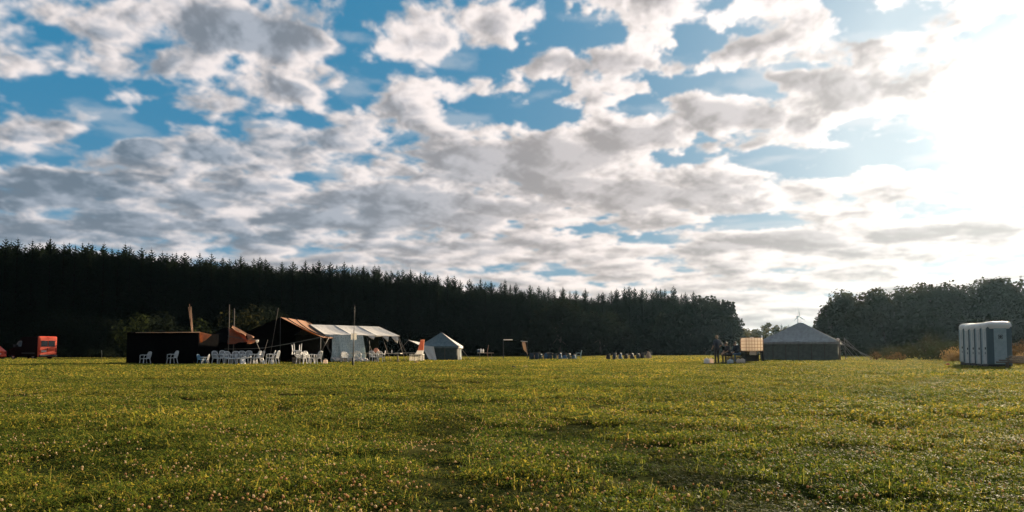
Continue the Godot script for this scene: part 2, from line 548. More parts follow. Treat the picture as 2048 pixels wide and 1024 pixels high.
	mat("teal_cloth", lin(0.03, 0.065, 0.075), 0.8, 0.1)
	mat("black_cloth", lin(0.014, 0.014, 0.015), 0.85, 0.1)
	mat("blue_cloth", lin(0.05, 0.13, 0.22), 0.8, 0.2)
	mat("pink_cloth", lin(0.42, 0.22, 0.15), 0.8, 0.4)
	mat("hair", lin(0.16, 0.085, 0.035), 0.6, 0.5)
	mat("hair_dark", lin(0.03, 0.02, 0.014), 0.6, 0.2)
	var fl := mat("flower", Color.WHITE, 0.8, 0.9)
	fl.vertex_color_use_as_albedo = true
	fl.backlight = lin(1.0, 0.86, 0.66)
	fl.specular_mode = BaseMaterial3D.SPECULAR_DISABLED
	var body := mat("body", Color.WHITE, 0.75)
	body.vertex_color_use_as_albedo = true
	mat("mast", lin(0.62, 0.62, 0.62), 0.5)

# ------------------------------------------------------------------ the meadow's ground, one sheet to the horizon
func build_ground() -> void:
	var xs := []
	var zs := []
	var x := 0.0
	var step := 0.5
	while x < 3000.0:
		xs.append(x)
		if x > 0.0:
			xs.append(-x)
		if x > 30.0:
			step *= 1.22
		x += step
	xs.sort()
	var z := 12.0
	step = 0.45
	while z > -3000.0:
		zs.append(z)
		if z < -62.0:
			step *= 1.15
		z -= step
	zs.push_front(40.0)
	zs.push_front(200.0)
	zs.push_front(900.0)
	var v := PackedVector3Array()
	var idx := PackedInt32Array()
	for zz in zs:
		for xx in xs:
			v.append(Vector3(xx, ground(xx, zz), zz))
	var w := xs.size()
	for j in zs.size() - 1:
		for i in w - 1:
			var a := j * w + i
			idx.append_array([a, a + 1, a + w + 1, a, a + w + 1, a + w])
	var st := SurfaceTool.new()
	var arr := []
	arr.resize(Mesh.ARRAY_MAX)
	arr[Mesh.ARRAY_VERTEX] = v
	arr[Mesh.ARRAY_INDEX] = idx
	var am := ArrayMesh.new()
	am.add_surface_from_arrays(Mesh.PRIMITIVE_TRIANGLES, arr)
	st.create_from(am, 0)
	var o := obj("ground", st, M.soil)
	o.set_meta("kind", "structure")
	o.set_meta("label", "soil of the meadow under the grass")

# ------------------------------------------------------------------ grass and clover
# one square of turf: short blades and, between them, clover leaves on hummocks; big scales leaves and blades with distance
func turf(size: float, blades: int, leaves: int, big: float, straw: float, sd: int) -> Mesh:
	var r := RandomNumberGenerator.new()
	r.seed = sd
	var n := FastNoiseLite.new()
	n.seed = sd
	n.frequency = 3.4 / sqrt(big)
	n.fractal_octaves = 3
	var st := start()
	var tall := 0.052 * (1.0 + 0.25 * (big - 1.0))
	for i in blades:
		var p := Vector3(r.randf_range(-0.5, 0.5) * size, 0, r.randf_range(-0.5, 0.5) * size)
		var k := clampf(n.get_noise_2d(p.x, p.z) * 0.9 + 0.5, 0.0, 1.0)
		var h := tall * r.randf_range(0.5, 1.2) * (0.35 + 1.1 * k)
		if r.randf() < 0.02:
			h *= 2.0
		var a := r.randf() * TAU
		var lean := Vector3(cos(a), 0, sin(a)) * h * r.randf_range(0.2, 1.3)
		var b := a + PI / 2 + r.randf_range(-0.6, 0.6)
		var s := Vector3(cos(b), 0, sin(b)) * 0.0042 * big * r.randf_range(0.6, 1.2) * 0.5
		var c := Color(0.058, 0.078, 0.017).lerp(Color(0.150, 0.152, 0.030), r.randf())
		var dry := r.randf()
		if dry < straw:
			c = Color(0.24, 0.20, 0.045).lerp(Color(0.34, 0.26, 0.10), r.randf())
		elif dry > 0.95:
			c = Color(0.20, 0.10, 0.04)
		st.set_color(c)
		var m := p + lean * 0.35 + Vector3.UP * h * 0.6
		var tip := p + lean + Vector3.UP * h * (0.95 if r.randf() < 0.6 else 0.6)
		quad(st, p - s, m - s * 0.8, m + s * 0.8, p + s)
		tri(st, m - s * 0.8, tip, m + s * 0.8)
	for i in leaves:
		var p := Vector3(r.randf_range(-0.5, 0.5) * size, 0, r.randf_range(-0.5, 0.5) * size)
		var k := clampf(n.get_noise_2d(p.x, p.z) * 0.9 + 0.5, 0.0, 1.0)
		p.y = tall * (0.15 + 1.15 * k) * r.randf_range(0.55, 1.0)
		var c := Color(0.036, 0.062, 0.017).lerp(Color(0.135, 0.150, 0.028), r.randf() * r.randf())
		if r.randf() < 0.18 + straw * 0.3:
			c = Color(0.26, 0.21, 0.045)
		st.set_color(c)
		var up := Vector3(r.randf_range(-0.7, 0.7), 1.0, r.randf_range(-0.7, 0.7)).normalized()
		var a := r.randf() * TAU
		var e0 := up.cross(Vector3(cos(a), 0.2, sin(a))).normalized()
		var e1 := up.cross(e0)
		var l := r.randf_range(0.008, 0.014) * big
		for j in 3:
			var f := a + TAU * j / 3.0
			var o := (e0 * cos(f) + e1 * sin(f) + up * r.randf_range(-0.3, 0.45)) * l
			var w := (e1 * cos(f) - e0 * sin(f)) * l * 0.46
			quad(st, p, p + o * 0.6 + w, p + o, p + o * 0.6 - w)
	st.generate_normals()
	return st.commit()

# where wheels have pressed the grass flat
func wheel_track(p: Vector3) -> float:
	var mid := -0.09 - (-p.z - 4.25) * 0.105 + 0.6 * sin(p.z * 0.06)
	var best := minf(absf(p.x - mid), absf(p.x - mid - 1.5))
	return smoothstep(0.42, 0.12, best) * smoothstep(60.0, 30.0, -p.z)

func sow(called: String, label: String, meshes: Array, near: float, far: float, cell: float, tall_by: float, pale: float) -> void:
	var places := []
	for m in meshes:
		places.append([])
	var r := RandomNumberGenerator.new()
	r.seed = called.hash()
	var z := -near
	while z > -far:
		var half := 0.70 * -z + 3.0
		var x := -half
		while x < half:
			var p := Vector3(x + r.randf_range(-0.5, 0.5) * cell, 0, z + r.randf_range(-0.5, 0.5) * cell)
			p.y = ground(p.x, p.z)
			places[r.randi() % meshes.size()].append(p)
			x += cell
		z -= cell
	for k in meshes.size():
		var mm := MultiMesh.new()
		mm.transform_format = MultiMesh.TRANSFORM_3D
		mm.use_colors = true
		mm.mesh = meshes[k]
		mm.instance_count = places[k].size()
		for i in places[k].size():
			var p: Vector3 = places[k][i]
			var wet := bump.get_noise_2d(p.x * 0.22 + 7.0, p.z * 0.22) * 0.5 + 0.5
			var clump := bump.get_noise_2d(p.x * 1.1, p.z * 1.1 + 60.0) * 0.5 + 0.5
			var s := lerpf(0.30, 1.60, clump) * tall_by
			var track := wheel_track(p)
			s *= 1.0 - 0.55 * track
			var b := Basis(Vector3.UP, r.randf() * TAU).scaled(Vector3(1.0, s, 1.0))
			var e := cell * 0.6
			var up := Vector3(ground(p.x - e, p.z) - ground(p.x + e, p.z), 2.0 * e, ground(p.x, p.z - e) - ground(p.x, p.z + e)).normalized()
			b = Basis(Quaternion(Vector3.UP, up)) * b
			p.y = (ground(p.x - e, p.z) + ground(p.x + e, p.z) + ground(p.x, p.z - e) + ground(p.x, p.z + e)) * 0.25
			mm.set_instance_transform(i, Transform3D(b, p))
			var c := Color(0.60, 0.80, 0.84).lerp(Color(1.34, 1.26, 1.14), clampf(wet * 1.0 + clump * 0.7 - 0.35, 0.0, 1.0))
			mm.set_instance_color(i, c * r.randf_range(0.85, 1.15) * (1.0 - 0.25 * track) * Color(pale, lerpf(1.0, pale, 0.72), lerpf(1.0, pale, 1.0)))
		var o := MultiMeshInstance3D.new()
		o.name = numbered(called)
		o.multimesh = mm
		o.material_override = M.grass
		o.set_meta("kind", "stuff")
		o.set_meta("label", label)
		add_child(o)

func flower_mesh(sd: int, fine: bool) -> Mesh:
	var r := RandomNumberGenerator.new()
	r.seed = sd
	var st := start()
	var sides := 8 if fine else 5
	var rows := 5 if fine else 3
	var tone := r.randf()
	for j in rows:
		for k in sides:
			var a0 := TAU * (k + 0.5 * (j % 2)) / sides
			var a1 := a0 + TAU / sides
			var f0 := PI * (j + 0.05) / rows
			var f1 := PI * (j + 1.25) / rows
			var p := func(a: float, f: float, e: float) -> Vector3: return Vector3(cos(a) * sin(f), -cos(f) * 0.95, sin(a) * sin(f)) * e
			var c := Color(0.58, 0.46, 0.28).lerp(Color(0.88, 0.84, 0.70), float(j) / rows)
			if tone < 0.35:
				c = Color(0.36, 0.20, 0.08).lerp(Color(0.82, 0.64, 0.44), float(j) / rows)
			c *= r.randf_range(0.8, 1.1)
			c.a = 1.0
			st.set_color(c)
			var mid := (a0 + a1) * 0.5
			quad(st, p.call(a0, f0, 0.0085), p.call(a0, f1, 0.0095), p.call(mid, minf(f1 + 0.25, PI), 0.0120), p.call(mid, f0, 0.0085))
			quad(st, p.call(mid, f0, 0.0085), p.call(mid, minf(f1 + 0.25, PI), 0.0120), p.call(a1, f1, 0.0095), p.call(a1, f0, 0.0085))
	st.set_color(Color(0.07, 0.10, 0.02))
	tube(st, [Vector3(0.004, -0.11, 0.003), Vector3(0.002, -0.05, 0.0), Vector3(0, -0.006, 0)], 0.0011, 0.0009, 3, false)
	st.generate_normals()
	return st.commit()

func build_meadow() -> void:
	var near := []
	var mid := []
	var far := []
	var last := []
	for i in 6:
		near.append(turf(0.55, 520, 620, 1.0, 0.13, 100 + i))
	for i in 4:
		mid.append(turf(1.1, 900, 1100, 1.45, 0.20, 200 + i))
	for i in 4:
		far.append(turf(2.4, 1500, 1700, 2.7, 0.40, 300 + i))
	for i in 3:
		last.append(turf(5.0, 2200, 1800, 5.5, 0.50, 400 + i))
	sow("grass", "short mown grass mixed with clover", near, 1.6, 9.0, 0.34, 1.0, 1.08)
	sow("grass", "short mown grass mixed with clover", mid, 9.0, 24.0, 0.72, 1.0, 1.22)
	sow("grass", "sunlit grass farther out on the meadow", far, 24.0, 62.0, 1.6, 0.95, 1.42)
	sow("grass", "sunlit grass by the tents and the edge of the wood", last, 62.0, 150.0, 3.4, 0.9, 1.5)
	# clover flowers: the nearest are flowers of their own, the rest one mass
	var heads := []
	for i in 5:
		heads.append(flower_mesh(500 + i, true))
	var places := []
	var r := RandomNumberGenerator.new()
	r.seed = 77
	for i in 40000:
		var d := 3.0 + 22.0 * pow(r.randf(), 1.35)
		var x := r.randf_range(-0.72, 0.72) * d
		var c := bump.get_noise_2d(x * 0.75 + 13.0, -d * 0.75) * 0.5 + 0.5
		c *= 0.55 + 0.9 * (bump.get_noise_2d(x * 0.16, d * 0.16 + 90.0) * 0.5 + 0.5)
		if r.randf() > smoothstep(0.28, 0.72, c) * 0.42:
			continue
		places.append(Vector3(x, ground(x, -d) + r.randf_range(0.030, 0.080), -d))
	places.sort_custom(func(a, b): return a.length() < b.length())
	var own := 0
	var rest := []
	for p in places:
		var seen: bool = absf(p.x) < 0.60 * -p.z and p.z < -3.7
		if seen and own < 200 and r.randf() < 0.55:
			own += 1
			var o := obj("clover_flower", heads[r.randi() % 5], M.flower)
			o.transform = Transform3D(Basis(Vector3(r.randf_range(-1, 1), 1, r.randf_range(-1, 1)).normalized(), r.randf() * 0.9).scaled(Vector3.ONE * r.randf_range(0.38, 0.82)), p)
			tag(o, "small cream and pinkish clover flower head in the near grass", "flower", "clover flowers in the near grass")
		else:
			rest.append(p)
	for k in 4:
		var mine := rest.filter(func(p): return int(absf(p.x) * 977.0) % 4 == k)
		var mm := MultiMesh.new()
		mm.transform_format = MultiMesh.TRANSFORM_3D
		mm.mesh = flower_mesh(600 + k, false)
		mm.instance_count = mine.size()
		for i in mine.size():
			mm.set_instance_transform(i, Transform3D(Basis(Vector3.UP, r.randf() * TAU).rotated(Vector3.RIGHT, r.randf_range(-0.5, 0.5)).scaled(Vector3.ONE * r.randf_range(0.35, 0.85)), mine[i]))
		var o := MultiMeshInstance3D.new()
		o.name = numbered("clover_flowers")
		o.multimesh = mm
		o.material_override = M.flower
		o.set_meta("kind", "stuff")
		o.set_meta("label", "clover flower heads spread through the grass")
		add_child(o)

# ------------------------------------------------------------------ trees
# foliage of a spruce h metres tall: whorls of drooping boughs, each a ragged fan of sprays
func spruce_crown(h: float, wide: float, sd: int) -> SurfaceTool:
	var r := RandomNumberGenerator.new()
	r.seed = sd
	var st := start()
	var y := 0.5
	while y < h - 0.15:
		var t := y / h
		var reach := wide * pow(1.0 - t, 0.62) * (0.82 + 0.18 * minf(t * 6.0, 1.0)) * smoothstep(1.005, 0.93, t) + 0.12
		var n := 5 + int(4.0 * (1.0 - t)) if t < 0.92 else 4
		var off := r.randf() * TAU
		for k in n:
			var a := off + TAU * (k + r.randf_range(-0.25, 0.25)) / n
			var l := reach * r.randf_range(0.68, 1.18)
			var dir := Vector3(cos(a), 0, sin(a))
			var side := Vector3(-sin(a), 0, cos(a))
			var rise := 0.35 if t > 0.85 else lerpf(-0.42, 0.10, t)
			var segs := 4 if l > 0.7 else 2
			var before := Vector3(0, y, 0)
			for s in segs:
				var u := float(s + 1) / segs
				var p := Vector3(0, y, 0) + dir * l * u + Vector3.UP * l * (rise * u + (0.22 * u * u if t < 0.85 else 0.25 * u * u))
				var w := l * 0.40 * (1.0 - u * 0.55) * r.randf_range(0.7, 1.25) + 0.06
				var back := (p - before) * 0.9
				var drop := Vector3.DOWN * w * r.randf_range(0.25, 0.9)
				tri(st, before, p, before + back * 0.75 + side * w + drop)
				tri(st, before, before + back * 0.75 - side * w + drop, p)
				tri(st, before, p + Vector3.DOWN * 0.02, before + back * 0.5 + Vector3.DOWN * w * r.randf_range(0.7, 1.5))
				before = p
		y += lerpf(0.52, 0.30, t) * r.randf_range(0.85, 1.15) * (h / 15.0 if h > 6.0 else 0.5)
	# leader
	tri(st, Vector3(-0.04, h - 0.6, 0), Vector3(0, h + 0.25, 0), Vector3(0.04, h - 0.6, 0))
	tri(st, Vector3(0, h - 0.6, -0.04), Vector3(0, h + 0.25, 0), Vector3(0, h - 0.6, 0.04))
	return st

func trunk(h: float, r0: float, sd: int, bend := 0.0) -> SurfaceTool:
	var r := RandomNumberGenerator.new()
	r.seed = sd
	var st := start(true)
	var pts := []
	for i in 6:
		var t := i / 5.0
		pts.append(Vector3(sin(t * 3.0 + sd) * bend, t * h, cos(t * 2.3 + sd) * bend))
	tube(st, pts, r0, r0 * 0.15, 7)
	return st

# leaf sprays spread through lumps; each lump [centre, radius]
func leafage(lumps: Array, per: float, leaf: float, sd: int) -> SurfaceTool:
	var r := RandomNumberGenerator.new()
	r.seed = sd
	var st := start()
	for lump in lumps:
		var c: Vector3 = lump[0]
		var rad: float = lump[1]
		for i in int(per * rad * rad):
			var d := Vector3(r.randfn(), r.randfn() * 0.9, r.randfn()).normalized()
			var p := c + d * rad * (1.0 - 0.55 * r.randf() * r.randf()) * r.randf_range(0.82, 1.12)
			var n := (d + Vector3(r.randf_range(-0.9, 0.9), r.randf_range(-0.4, 1.0), r.randf_range(-0.9, 0.9))).normalized()
			var u := n.cross(Vector3(r.randf_range(-1, 1), r.randf_range(-1, 1), r.randf_range(-1, 1))).normalized()
			var w := n.cross(u)
			var s := leaf * r.randf_range(0.55, 1.3)
			tri(st, p - u * s * 0.5, p + w * s * 0.45 + u * s * 0.1, p + u * s * 0.6)
			tri(st, p - u * s * 0.5, p + u * s * 0.6, p - w * s * 0.45 - u * s * 0.05)
	return st

func broad_lumps(h: float, wide: float, sd: int, low := 0.12) -> Array:
	var r := RandomNumberGenerator.new()
	r.seed = sd
	var out := []
	for i in 26:
		var t := r.randf_range(low, 0.92)
		var prof := sin(PI * pow((t - low) / (1.0 - low) * 0.86 + 0.12, 0.8))
		var a := r.randf() * TAU
		var rr := wide * prof * sqrt(r.randf_range(0.25, 1.0))
		out.append([Vector3(cos(a) * rr, t * h, sin(a) * rr), wide * r.randf_range(0.26, 0.42)])
	return out

func broad_tree(called: String, label: String, at: Vector3, h: float, wide: float, sd: int, leaf: float, per: float, m: Material, group := "", low := 0.12) -> Node3D:
	var t := thing(called, label, "tree", at, 0.0, group)
	var lumps := broad_lumps(h, wide, sd, low)
	obj("crown", leafage(lumps, per, leaf, sd + 1), m, t)
	var tr := obj("trunk", trunk(h * 0.62, h * 0.022 + 0.05, sd, 0.12), M.bark, t)
	for i in 4:
		var st := start(true)
		var c: Vector3 = lumps[i * 5][0]
		tube(st, [Vector3(0, h * (0.18 + 0.08 * i), 0), c * Vector3(0.5, 0.75, 0.5) + Vector3(0, h * 0.1, 0), c], h * 0.012, h * 0.004, 5)
		obj("limb", st, M.bark, tr)
	return t

func shrub(called: String, label: String, at: Vector3, h: float, wide: float, sd: int, leaf: float, per: float, m: Material, group := "") -> Node3D:
	var t := thing(called, label, "bush", at, 0.0, group)
	var r := RandomNumberGenerator.new()
	r.seed = sd
	var lumps := []
	for i in 11:
		var a := r.randf() * TAU
		var rr := wide * sqrt(r.randf()) * 0.8
		var y := h * r.randf_range(0.15, 0.85) * (1.0 - 0.35 * rr / wide)
		lumps.append([Vector3(cos(a) * rr, y, sin(a) * rr), h * r.randf_range(0.18, 0.30)])
	obj("foliage", leafage(lumps, per, leaf, sd + 3), m, t)
	var st := start(true)
	for i in 7:
		var c: Vector3 = lumps[i][0]
		tube(st, [Vector3(c.x * 0.2, 0, c.z * 0.2), c * 0.6, c * 1.12], 0.022, 0.006, 4)
	obj("stems", st, M.spruce_bark, t).set_meta("kind", "stuff")
	return t

# distance of the wood's edge at a place in the photograph
func edge_at(px: float) -> float:
	return lerpf(117.0, 172.0, smoothstep(-100.0, 1350.0, px)) 

const PLACES := [[-100, 60, "at the left end of the wood"], [60, 170, "behind the red van"], [170, 260, "between the red van and the flat dark tent"], [260, 400, "behind the flat dark tent"], [400, 480, "behind the pole tops of the rust awning"], [480, 570, "left of the brown canopy"],
	[570, 650, "behind the brown canopy"], [650, 790, "behind the white marquee"], [790, 850, "in the gap right of the marquee"], [850, 930, "behind the pyramid tent"], [930, 1005, "behind the camp table"], [1005, 1060, "behind the dark rack with pale rail"], [1060, 1170, "behind the longer row of rucksacks"], [1170, 1215, "between the two rows of rucksacks"], [1215, 1300, "behind the shorter row of rucksacks"], [1300, 1500, "near the right end of the wood"]]
const ORDER := ["first", "second", "third", "fourth", "fifth", "sixth", "seventh", "eighth", "ninth", "tenth", "eleventh", "twelfth", "thirteenth", "fourteenth", "fifteenth", "sixteenth", "seventeenth", "eighteenth"]

func build_wood() -> void:
	var tips := [[-30, 472], [-14, 478], [5, 470], [16, 475], [29, 470], [44, 484], [59, 475], [74, 478], [95, 469], [103, 481], [122, 480], [133, 480], [145, 485], [160, 480], [172, 480], [179, 482], [203, 480], [219, 490], [232, 494], [246, 481], [256, 487], [279, 490], [299, 492], [321, 498], [330, 501], [341, 502], [349, 500], [366, 498], [379, 511], [396, 501],
		[420, 501], [443, 509], [456, 513], [468, 514], [479, 506], [505, 512], [517, 508], [529, 512], [562, 518], [584, 517], [609, 516], [624, 522], [636, 516], [648, 528], [659, 520], [672, 525], [687, 519], [703, 525], [713, 528], [726, 526], [748, 525], [756, 526], [771, 537], [781, 536], [795, 536], [805, 534], [820, 534], [829, 541], [840, 540], [850, 538], [859, 545], [866, 548], [875, 545],
		[895, 546], [908, 547], [920, 556], [939, 554], [961, 553], [971, 560], [982, 559], [1002, 561], [1010, 555], [1021, 565], [1032, 562], [1060, 565], [1078, 568], [1088, 576], [1097, 571], [1108, 575], [1126, 570], [1140, 579], [1152, 577], [1171, 574], [1198, 583],
		[1206, 580], [1223, 578], [1234, 574], [1250, 571], [1259, 568], [1270, 572], [1285, 573], [1294, 577], [1305, 576], [1313, 570], [1322, 574], [1331, 574], [1348, 568], [1364, 584], [1372, 582], [1388, 580], [1402, 587]]
	var r := RandomNumberGenerator.new()
	r.seed = 31
	var kinds := []
	for i in 5:
		var t := thing("spruce", "", "tree")
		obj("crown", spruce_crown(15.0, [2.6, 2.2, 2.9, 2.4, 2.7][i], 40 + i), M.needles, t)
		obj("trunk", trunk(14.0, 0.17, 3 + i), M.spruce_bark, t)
		kinds.append(t)
	var used := [false, false, false, false, false]
	var counts := {}
	for i in tips.size():
		var px: float = tips[i][0]
		var d: float = edge_at(px) + [0.0, 2.5, 1.0, 4.0][i % 4] + r.randf_range(-0.6, 0.6)
		var p := spot(px, d)
		var h: float = (705.0 - tips[i][1]) / FOCAL * d + EYE - p.y
		var where := ""
		for w in PLACES:
			if px >= w[0] and px < w[1]:
				where = w[2]
		counts[where] = counts.get(where, -1) + 1
		var label := "dark spruce %s, %s from the left there" % [where, ORDER[counts[where]]]
		var k := r.randi() % 5
		var size := Vector3(h / 15.25 * r.randf_range(0.85, 1.1), h / 15.25, 0)
		size.z = size.x
		var o: Node3D
		if used[k]:
			o = copy(kinds[k], p, r.randf() * 360.0, label, "spruces along the edge of the wood", size)
		else:
			used[k] = true
			o = kinds[k]
			o.position = p
			o.scale = size
			o.set_meta("label", label)
			o.set_meta("group", "spruces along the edge of the wood")
	# the rows behind, which read as one dark mass
	for k in 3:
		var mm := MultiMesh.new()
		mm.transform_format = MultiMesh.TRANSFORM_3D
		var sp := spruce_crown(15.0, 2.7, 60 + k)
		sp.generate_normals()
		mm.mesh = sp.commit()
		var places := []
		for row in 4:
			var px := -330.0 + k * 8.0 + row * 5.0
			while px < 1395.0:
				var d := edge_at(px) + 5.5 + row * 3.6 + r.randf_range(-0.8, 0.8)
				var top := skyline(tips, px) + r.randf_range(15.0, 30.0)
				var p := spot(px, d)
				var h: float = (705.0 - top) / FOCAL * d + EYE
				places.append(Transform3D(Basis(Vector3.UP, r.randf() * TAU).scaled(Vector3(h / 15.0, h / 15.0, h / 15.0)), p))
				px += 21.0 * r.randf_range(0.8, 1.2)
		mm.instance_count = places.size()
		for i in places.size():
			mm.set_instance_transform(i, places[i])
		var o := MultiMeshInstance3D.new()
		o.name = numbered("spruce_wood")
		o.multimesh = mm
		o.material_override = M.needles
		o.set_meta("kind", "stuff")
		o.set_meta("label", "dark spruce wood behind its front row of trees")
		add_child(o)
	# broadleaved trees at the wood's right end
	var ends := [[1425, 601, 176, 5.0], [1447, 618, 171, 4.6], [1408, 612, 166, 5.0], [1380, 626, 160, 4.6], [1456, 652, 166, 3.2], [1340, 640, 156, 5.0], [1200, 640, 150, 5.0], [1120, 622, 146, 5.6]]
	var said := ["rounded broadleaved tree just right of the last spruce", "rounded broadleaved tree forming the right end of the wood", "dark broadleaved tree under the last spruce tips", "dark broadleaved tree left of the standing person", "low leafy tree just above the standing person", "dark broadleaved tree right of the shorter row of rucksacks", "dark round tree between the two rows of rucksacks", "dark round tree above the longer row of rucksacks"]
	for i in ends.size():
		var e: Array = ends[i]
		var h: float = (705.0 - e[1]) / FOCAL * e[2] + EYE
		broad_tree("broadleaved_tree", said[i], spot(e[0], e[2]), h * 1.10, e[3] * 1.08, 700 + i * 3, 0.62, 34.0, M.leaves_black, "broadleaved trees at the edge of the wood", 0.06)
	# bushes and young trees in front of the wood
	var low := [[20, 640, 112, 2.6, "leaves_black", "dim tall bush behind the red car"], [110, 606, 113, 4.2, "leaves_black", "dim broad bush rising behind the red van"], [170, 622, 111, 3.4, "leaves_black", "dim bush right of the red van under the spruces"], [225, 610, 112, 3.6, "leaves_black", "dim tall bush midway between red van and flat tent"],
		[280, 622, 100, 2.2, "leaves", "yellowish bush top above the left of the flat tent"], [338, 610, 98, 3.0, "leaves_black", "rounded bush above the middle of the flat tent"], [392, 638, 96, 2.2, "leaves", "bush right of the bare spars on the flat tent"], [500, 598, 104, 3.6, "leaves_dark", "wide bush left of the brown canopy's peak"], [540, 608, 106, 2.4, "leaves_black", "bush touching the left peak of the brown canopy"]]
	for i in low.size():
		var e: Array = low[i]
		var h: float = (705.0 - e[1]) / FOCAL * e[2] + EYE
		var b := shrub("bush", e[5], spot(e[0], e[2]), h, e[3], 800 + i * 7, 0.34, 60.0 * 7.0 / h, M[e[4]], "bushes before the wood")
	var foot := [[118, 694], [140, 699], [160, 696], [186, 692], [203, 698], [222, 695], [243, 699]]
	for i in foot.size():
		var d := 104.0 + (i * 37 % 5)
		var h: float = (705.0 - foot[i][1]) / FOCAL * d + EYE
		shrub("low_bush", "low weedy bush at the wood's foot, %s to the right of the red van" % ORDER[i], spot(foot[i][0], d), h, 1.3, 860 + i, 0.2, 130.0, M.leaves_black, "low bushes at the foot of the wood")
	# broadleaved wood on the right
	var right := [[1662, 612, 124, 2.6], [1684, 590, 127, 3.6], [1712, 583, 129, 3.6], [1748, 585, 128, 4.2], [1790, 571, 126, 4.4], [1828, 569, 130, 4.6], [1868, 570, 127, 4.6], [1905, 572, 124, 4.6], [1946, 566, 126, 4.4], [1982, 559, 124, 4.4], [2022, 566, 122, 4.6], [2066, 568, 120, 4.8], [2110, 570, 118, 5.0],
		[1648, 640, 122, 1.6], [1700, 640, 118, 3.2], [1770, 640, 116, 4.0], [1850, 636, 114, 4.2], [1930, 640, 112, 4.2], [2010, 640, 110, 4.2]]
	var told := ["leftmost tree of the right wood, its edge leaves glowing", "second tree of the right wood, rounded and rising", "rounded tree just left of the notch in the right wood", "tree just right of the notch in the right wood", "dark tree above the gap between big tent and shrubs", "flat-topped tree left of the right wood's middle", "flat-topped tree in the middle of the right wood", "tree just up and left of the toilets", "tree straight above the leftmost toilet", "tallest tree of the right wood, above the toilets", "tree above the right end of the toilets", "tree at the right edge of the picture", "tree half outside the right edge of the picture",
		"small tree at the left foot of the right wood", "understorey tree right of the big tent's guy ropes", "understorey tree behind the leftmost wild shrubs", "understorey tree behind the middle of the wild shrubs", "understorey tree just left of the toilets", "understorey tree hidden behind the toilets"]
	for i in right.size():
		var e: Array = right[i]
		var h: float = (705.0 - e[1]) / FOCAL * e[2] + EYE
		broad_tree("broadleaved_tree", told[i], spot(e[0], e[2]), h, e[3] * 1.12, 900 + i * 5, 0.42, 70.0, M.leaves_dark, "trees of the right wood", 0.04)
	var mm := MultiMesh.new()
	mm.transform_format = MultiMesh.TRANSFORM_3D
	var lf := leafage(broad_lumps(9.0, 5.0, 991, 0.03), 26.0, 0.7, 992)
	lf.generate_normals()
	mm.mesh = lf.commit()
	var places := []
	for row in 4:
		for i in 13:
			var px := 1690.0 + i * 50.0 + row * 12.0
			places.append(Transform3D(Basis(Vector3.UP, r.randf() * TAU).scaled(Vector3.ONE * r.randf_range(0.95, 1.1)), spot(px, 134.0 + row * 6.5 + r.randf() * 2.0)))
	mm.instance_count = places.size()
	for i in places.size():
		mm.set_instance_transform(i, places[i])
	var o := MultiMeshInstance3D.new()
	o.name = "broadleaved_wood"
	o.multimesh = mm
	o.material_override = M.leaves_dark
	o.set_meta("kind", "stuff")
	o.set_meta("label", "dark broadleaved wood behind the trees on the right")
	add_child(o)
	# far trees in the gap
	var gap := [[1478, 657, 250, 3.6], [1497, 655, 300, 4.4], [1512, 658, 320, 4.0], [1527, 650, 330, 3.6], [1538, 643, 320, 2.6], [1553, 651, 340, 4.0], [1568, 655, 350, 4.4]]
	for i in gap.size():
		var e: Array = gap[i]
		var h: float = (705.0 - e[1]) / FOCAL * e[2] + EYE
		broad_tree("far_tree", "hazy olive tree far behind, %s from the wood's right end" % ORDER[i], spot(e[0], e[2]), h, e[3], 1100 + i * 3, 0.8, 22.0, M.leaves_olive, "far trees in the gap", 0.03)
	var far_tips := [[1556, 649], [1563, 647], [1570, 650], [1577, 648], [1584, 650], [1592, 651], [1600, 652], [1606, 650], [1613, 652], [1620, 651], [1627, 653], [1634, 652], [1641, 655]]
	for i in far_tips.size():
		var d := 345.0 + (i % 3) * 9.0
		var h: float = (705.0 - far_tips[i][1]) / FOCAL * d + EYE
		var side := "showing left of the big tent's peak, %s from the left" % ORDER[i] if far_tips[i][0] < 1594 else "showing right of the big tent's peak, %s from the peak" % ORDER[i - 6]
		copy(kinds[i % 5], spot(far_tips[i][0], d), i * 47.0, "far hazy spruce tip " + side, "far spruces in the gap", Vector3.ONE * h / 15.25 * 1.0)
	# wind turbine
	var d := 900.0
	var wt := thing("wind_turbine", "small wind turbine far behind the big tent's peak", "wind turbine", spot(1596, d), 20.0)
	var hub := (705.0 - 634.0) / FOCAL * d + EYE
	var st := start(true)
	tube(st, [Vector3.ZERO, Vector3(0, hub * 0.5, 0), Vector3(0, hub, 0)], 0.9, 0.5, 8)
	obj("mast", st, M.mast, wt)
	st = start()
	box(st, Vector3(0, hub + 0.5, 0.4), Vector3(1.6, 1.4, 3.6), Basis.IDENTITY, 0.2)
	obj("nacelle", st, M.mast, wt)
	for k in 3:
		st = start()
		var a := deg_to_rad(93.0 + 120.0 * k)
		var dir := Vector3(cos(a), sin(a), 0)
		var off := Vector3(-sin(a), cos(a), 0)
		var c := Vector3(0, hub + 0.5, 2.4)
		for s in [1.0, -1.0]:
			var n := Vector3(0, 0, 0.15 * s)
			var q := [c - off * 0.4 + n, c + dir * 2.5 - off * 0.8 + n, c + dir * 10.5 + n, c + dir * 2.5 + off * 0.3 + n]
			if s > 0:
				quad(st, q[3], q[2], q[1], q[0])
			else:
				quad(st, q[0], q[1], q[2], q[3])
		obj("blade", st, M.mast, wt)

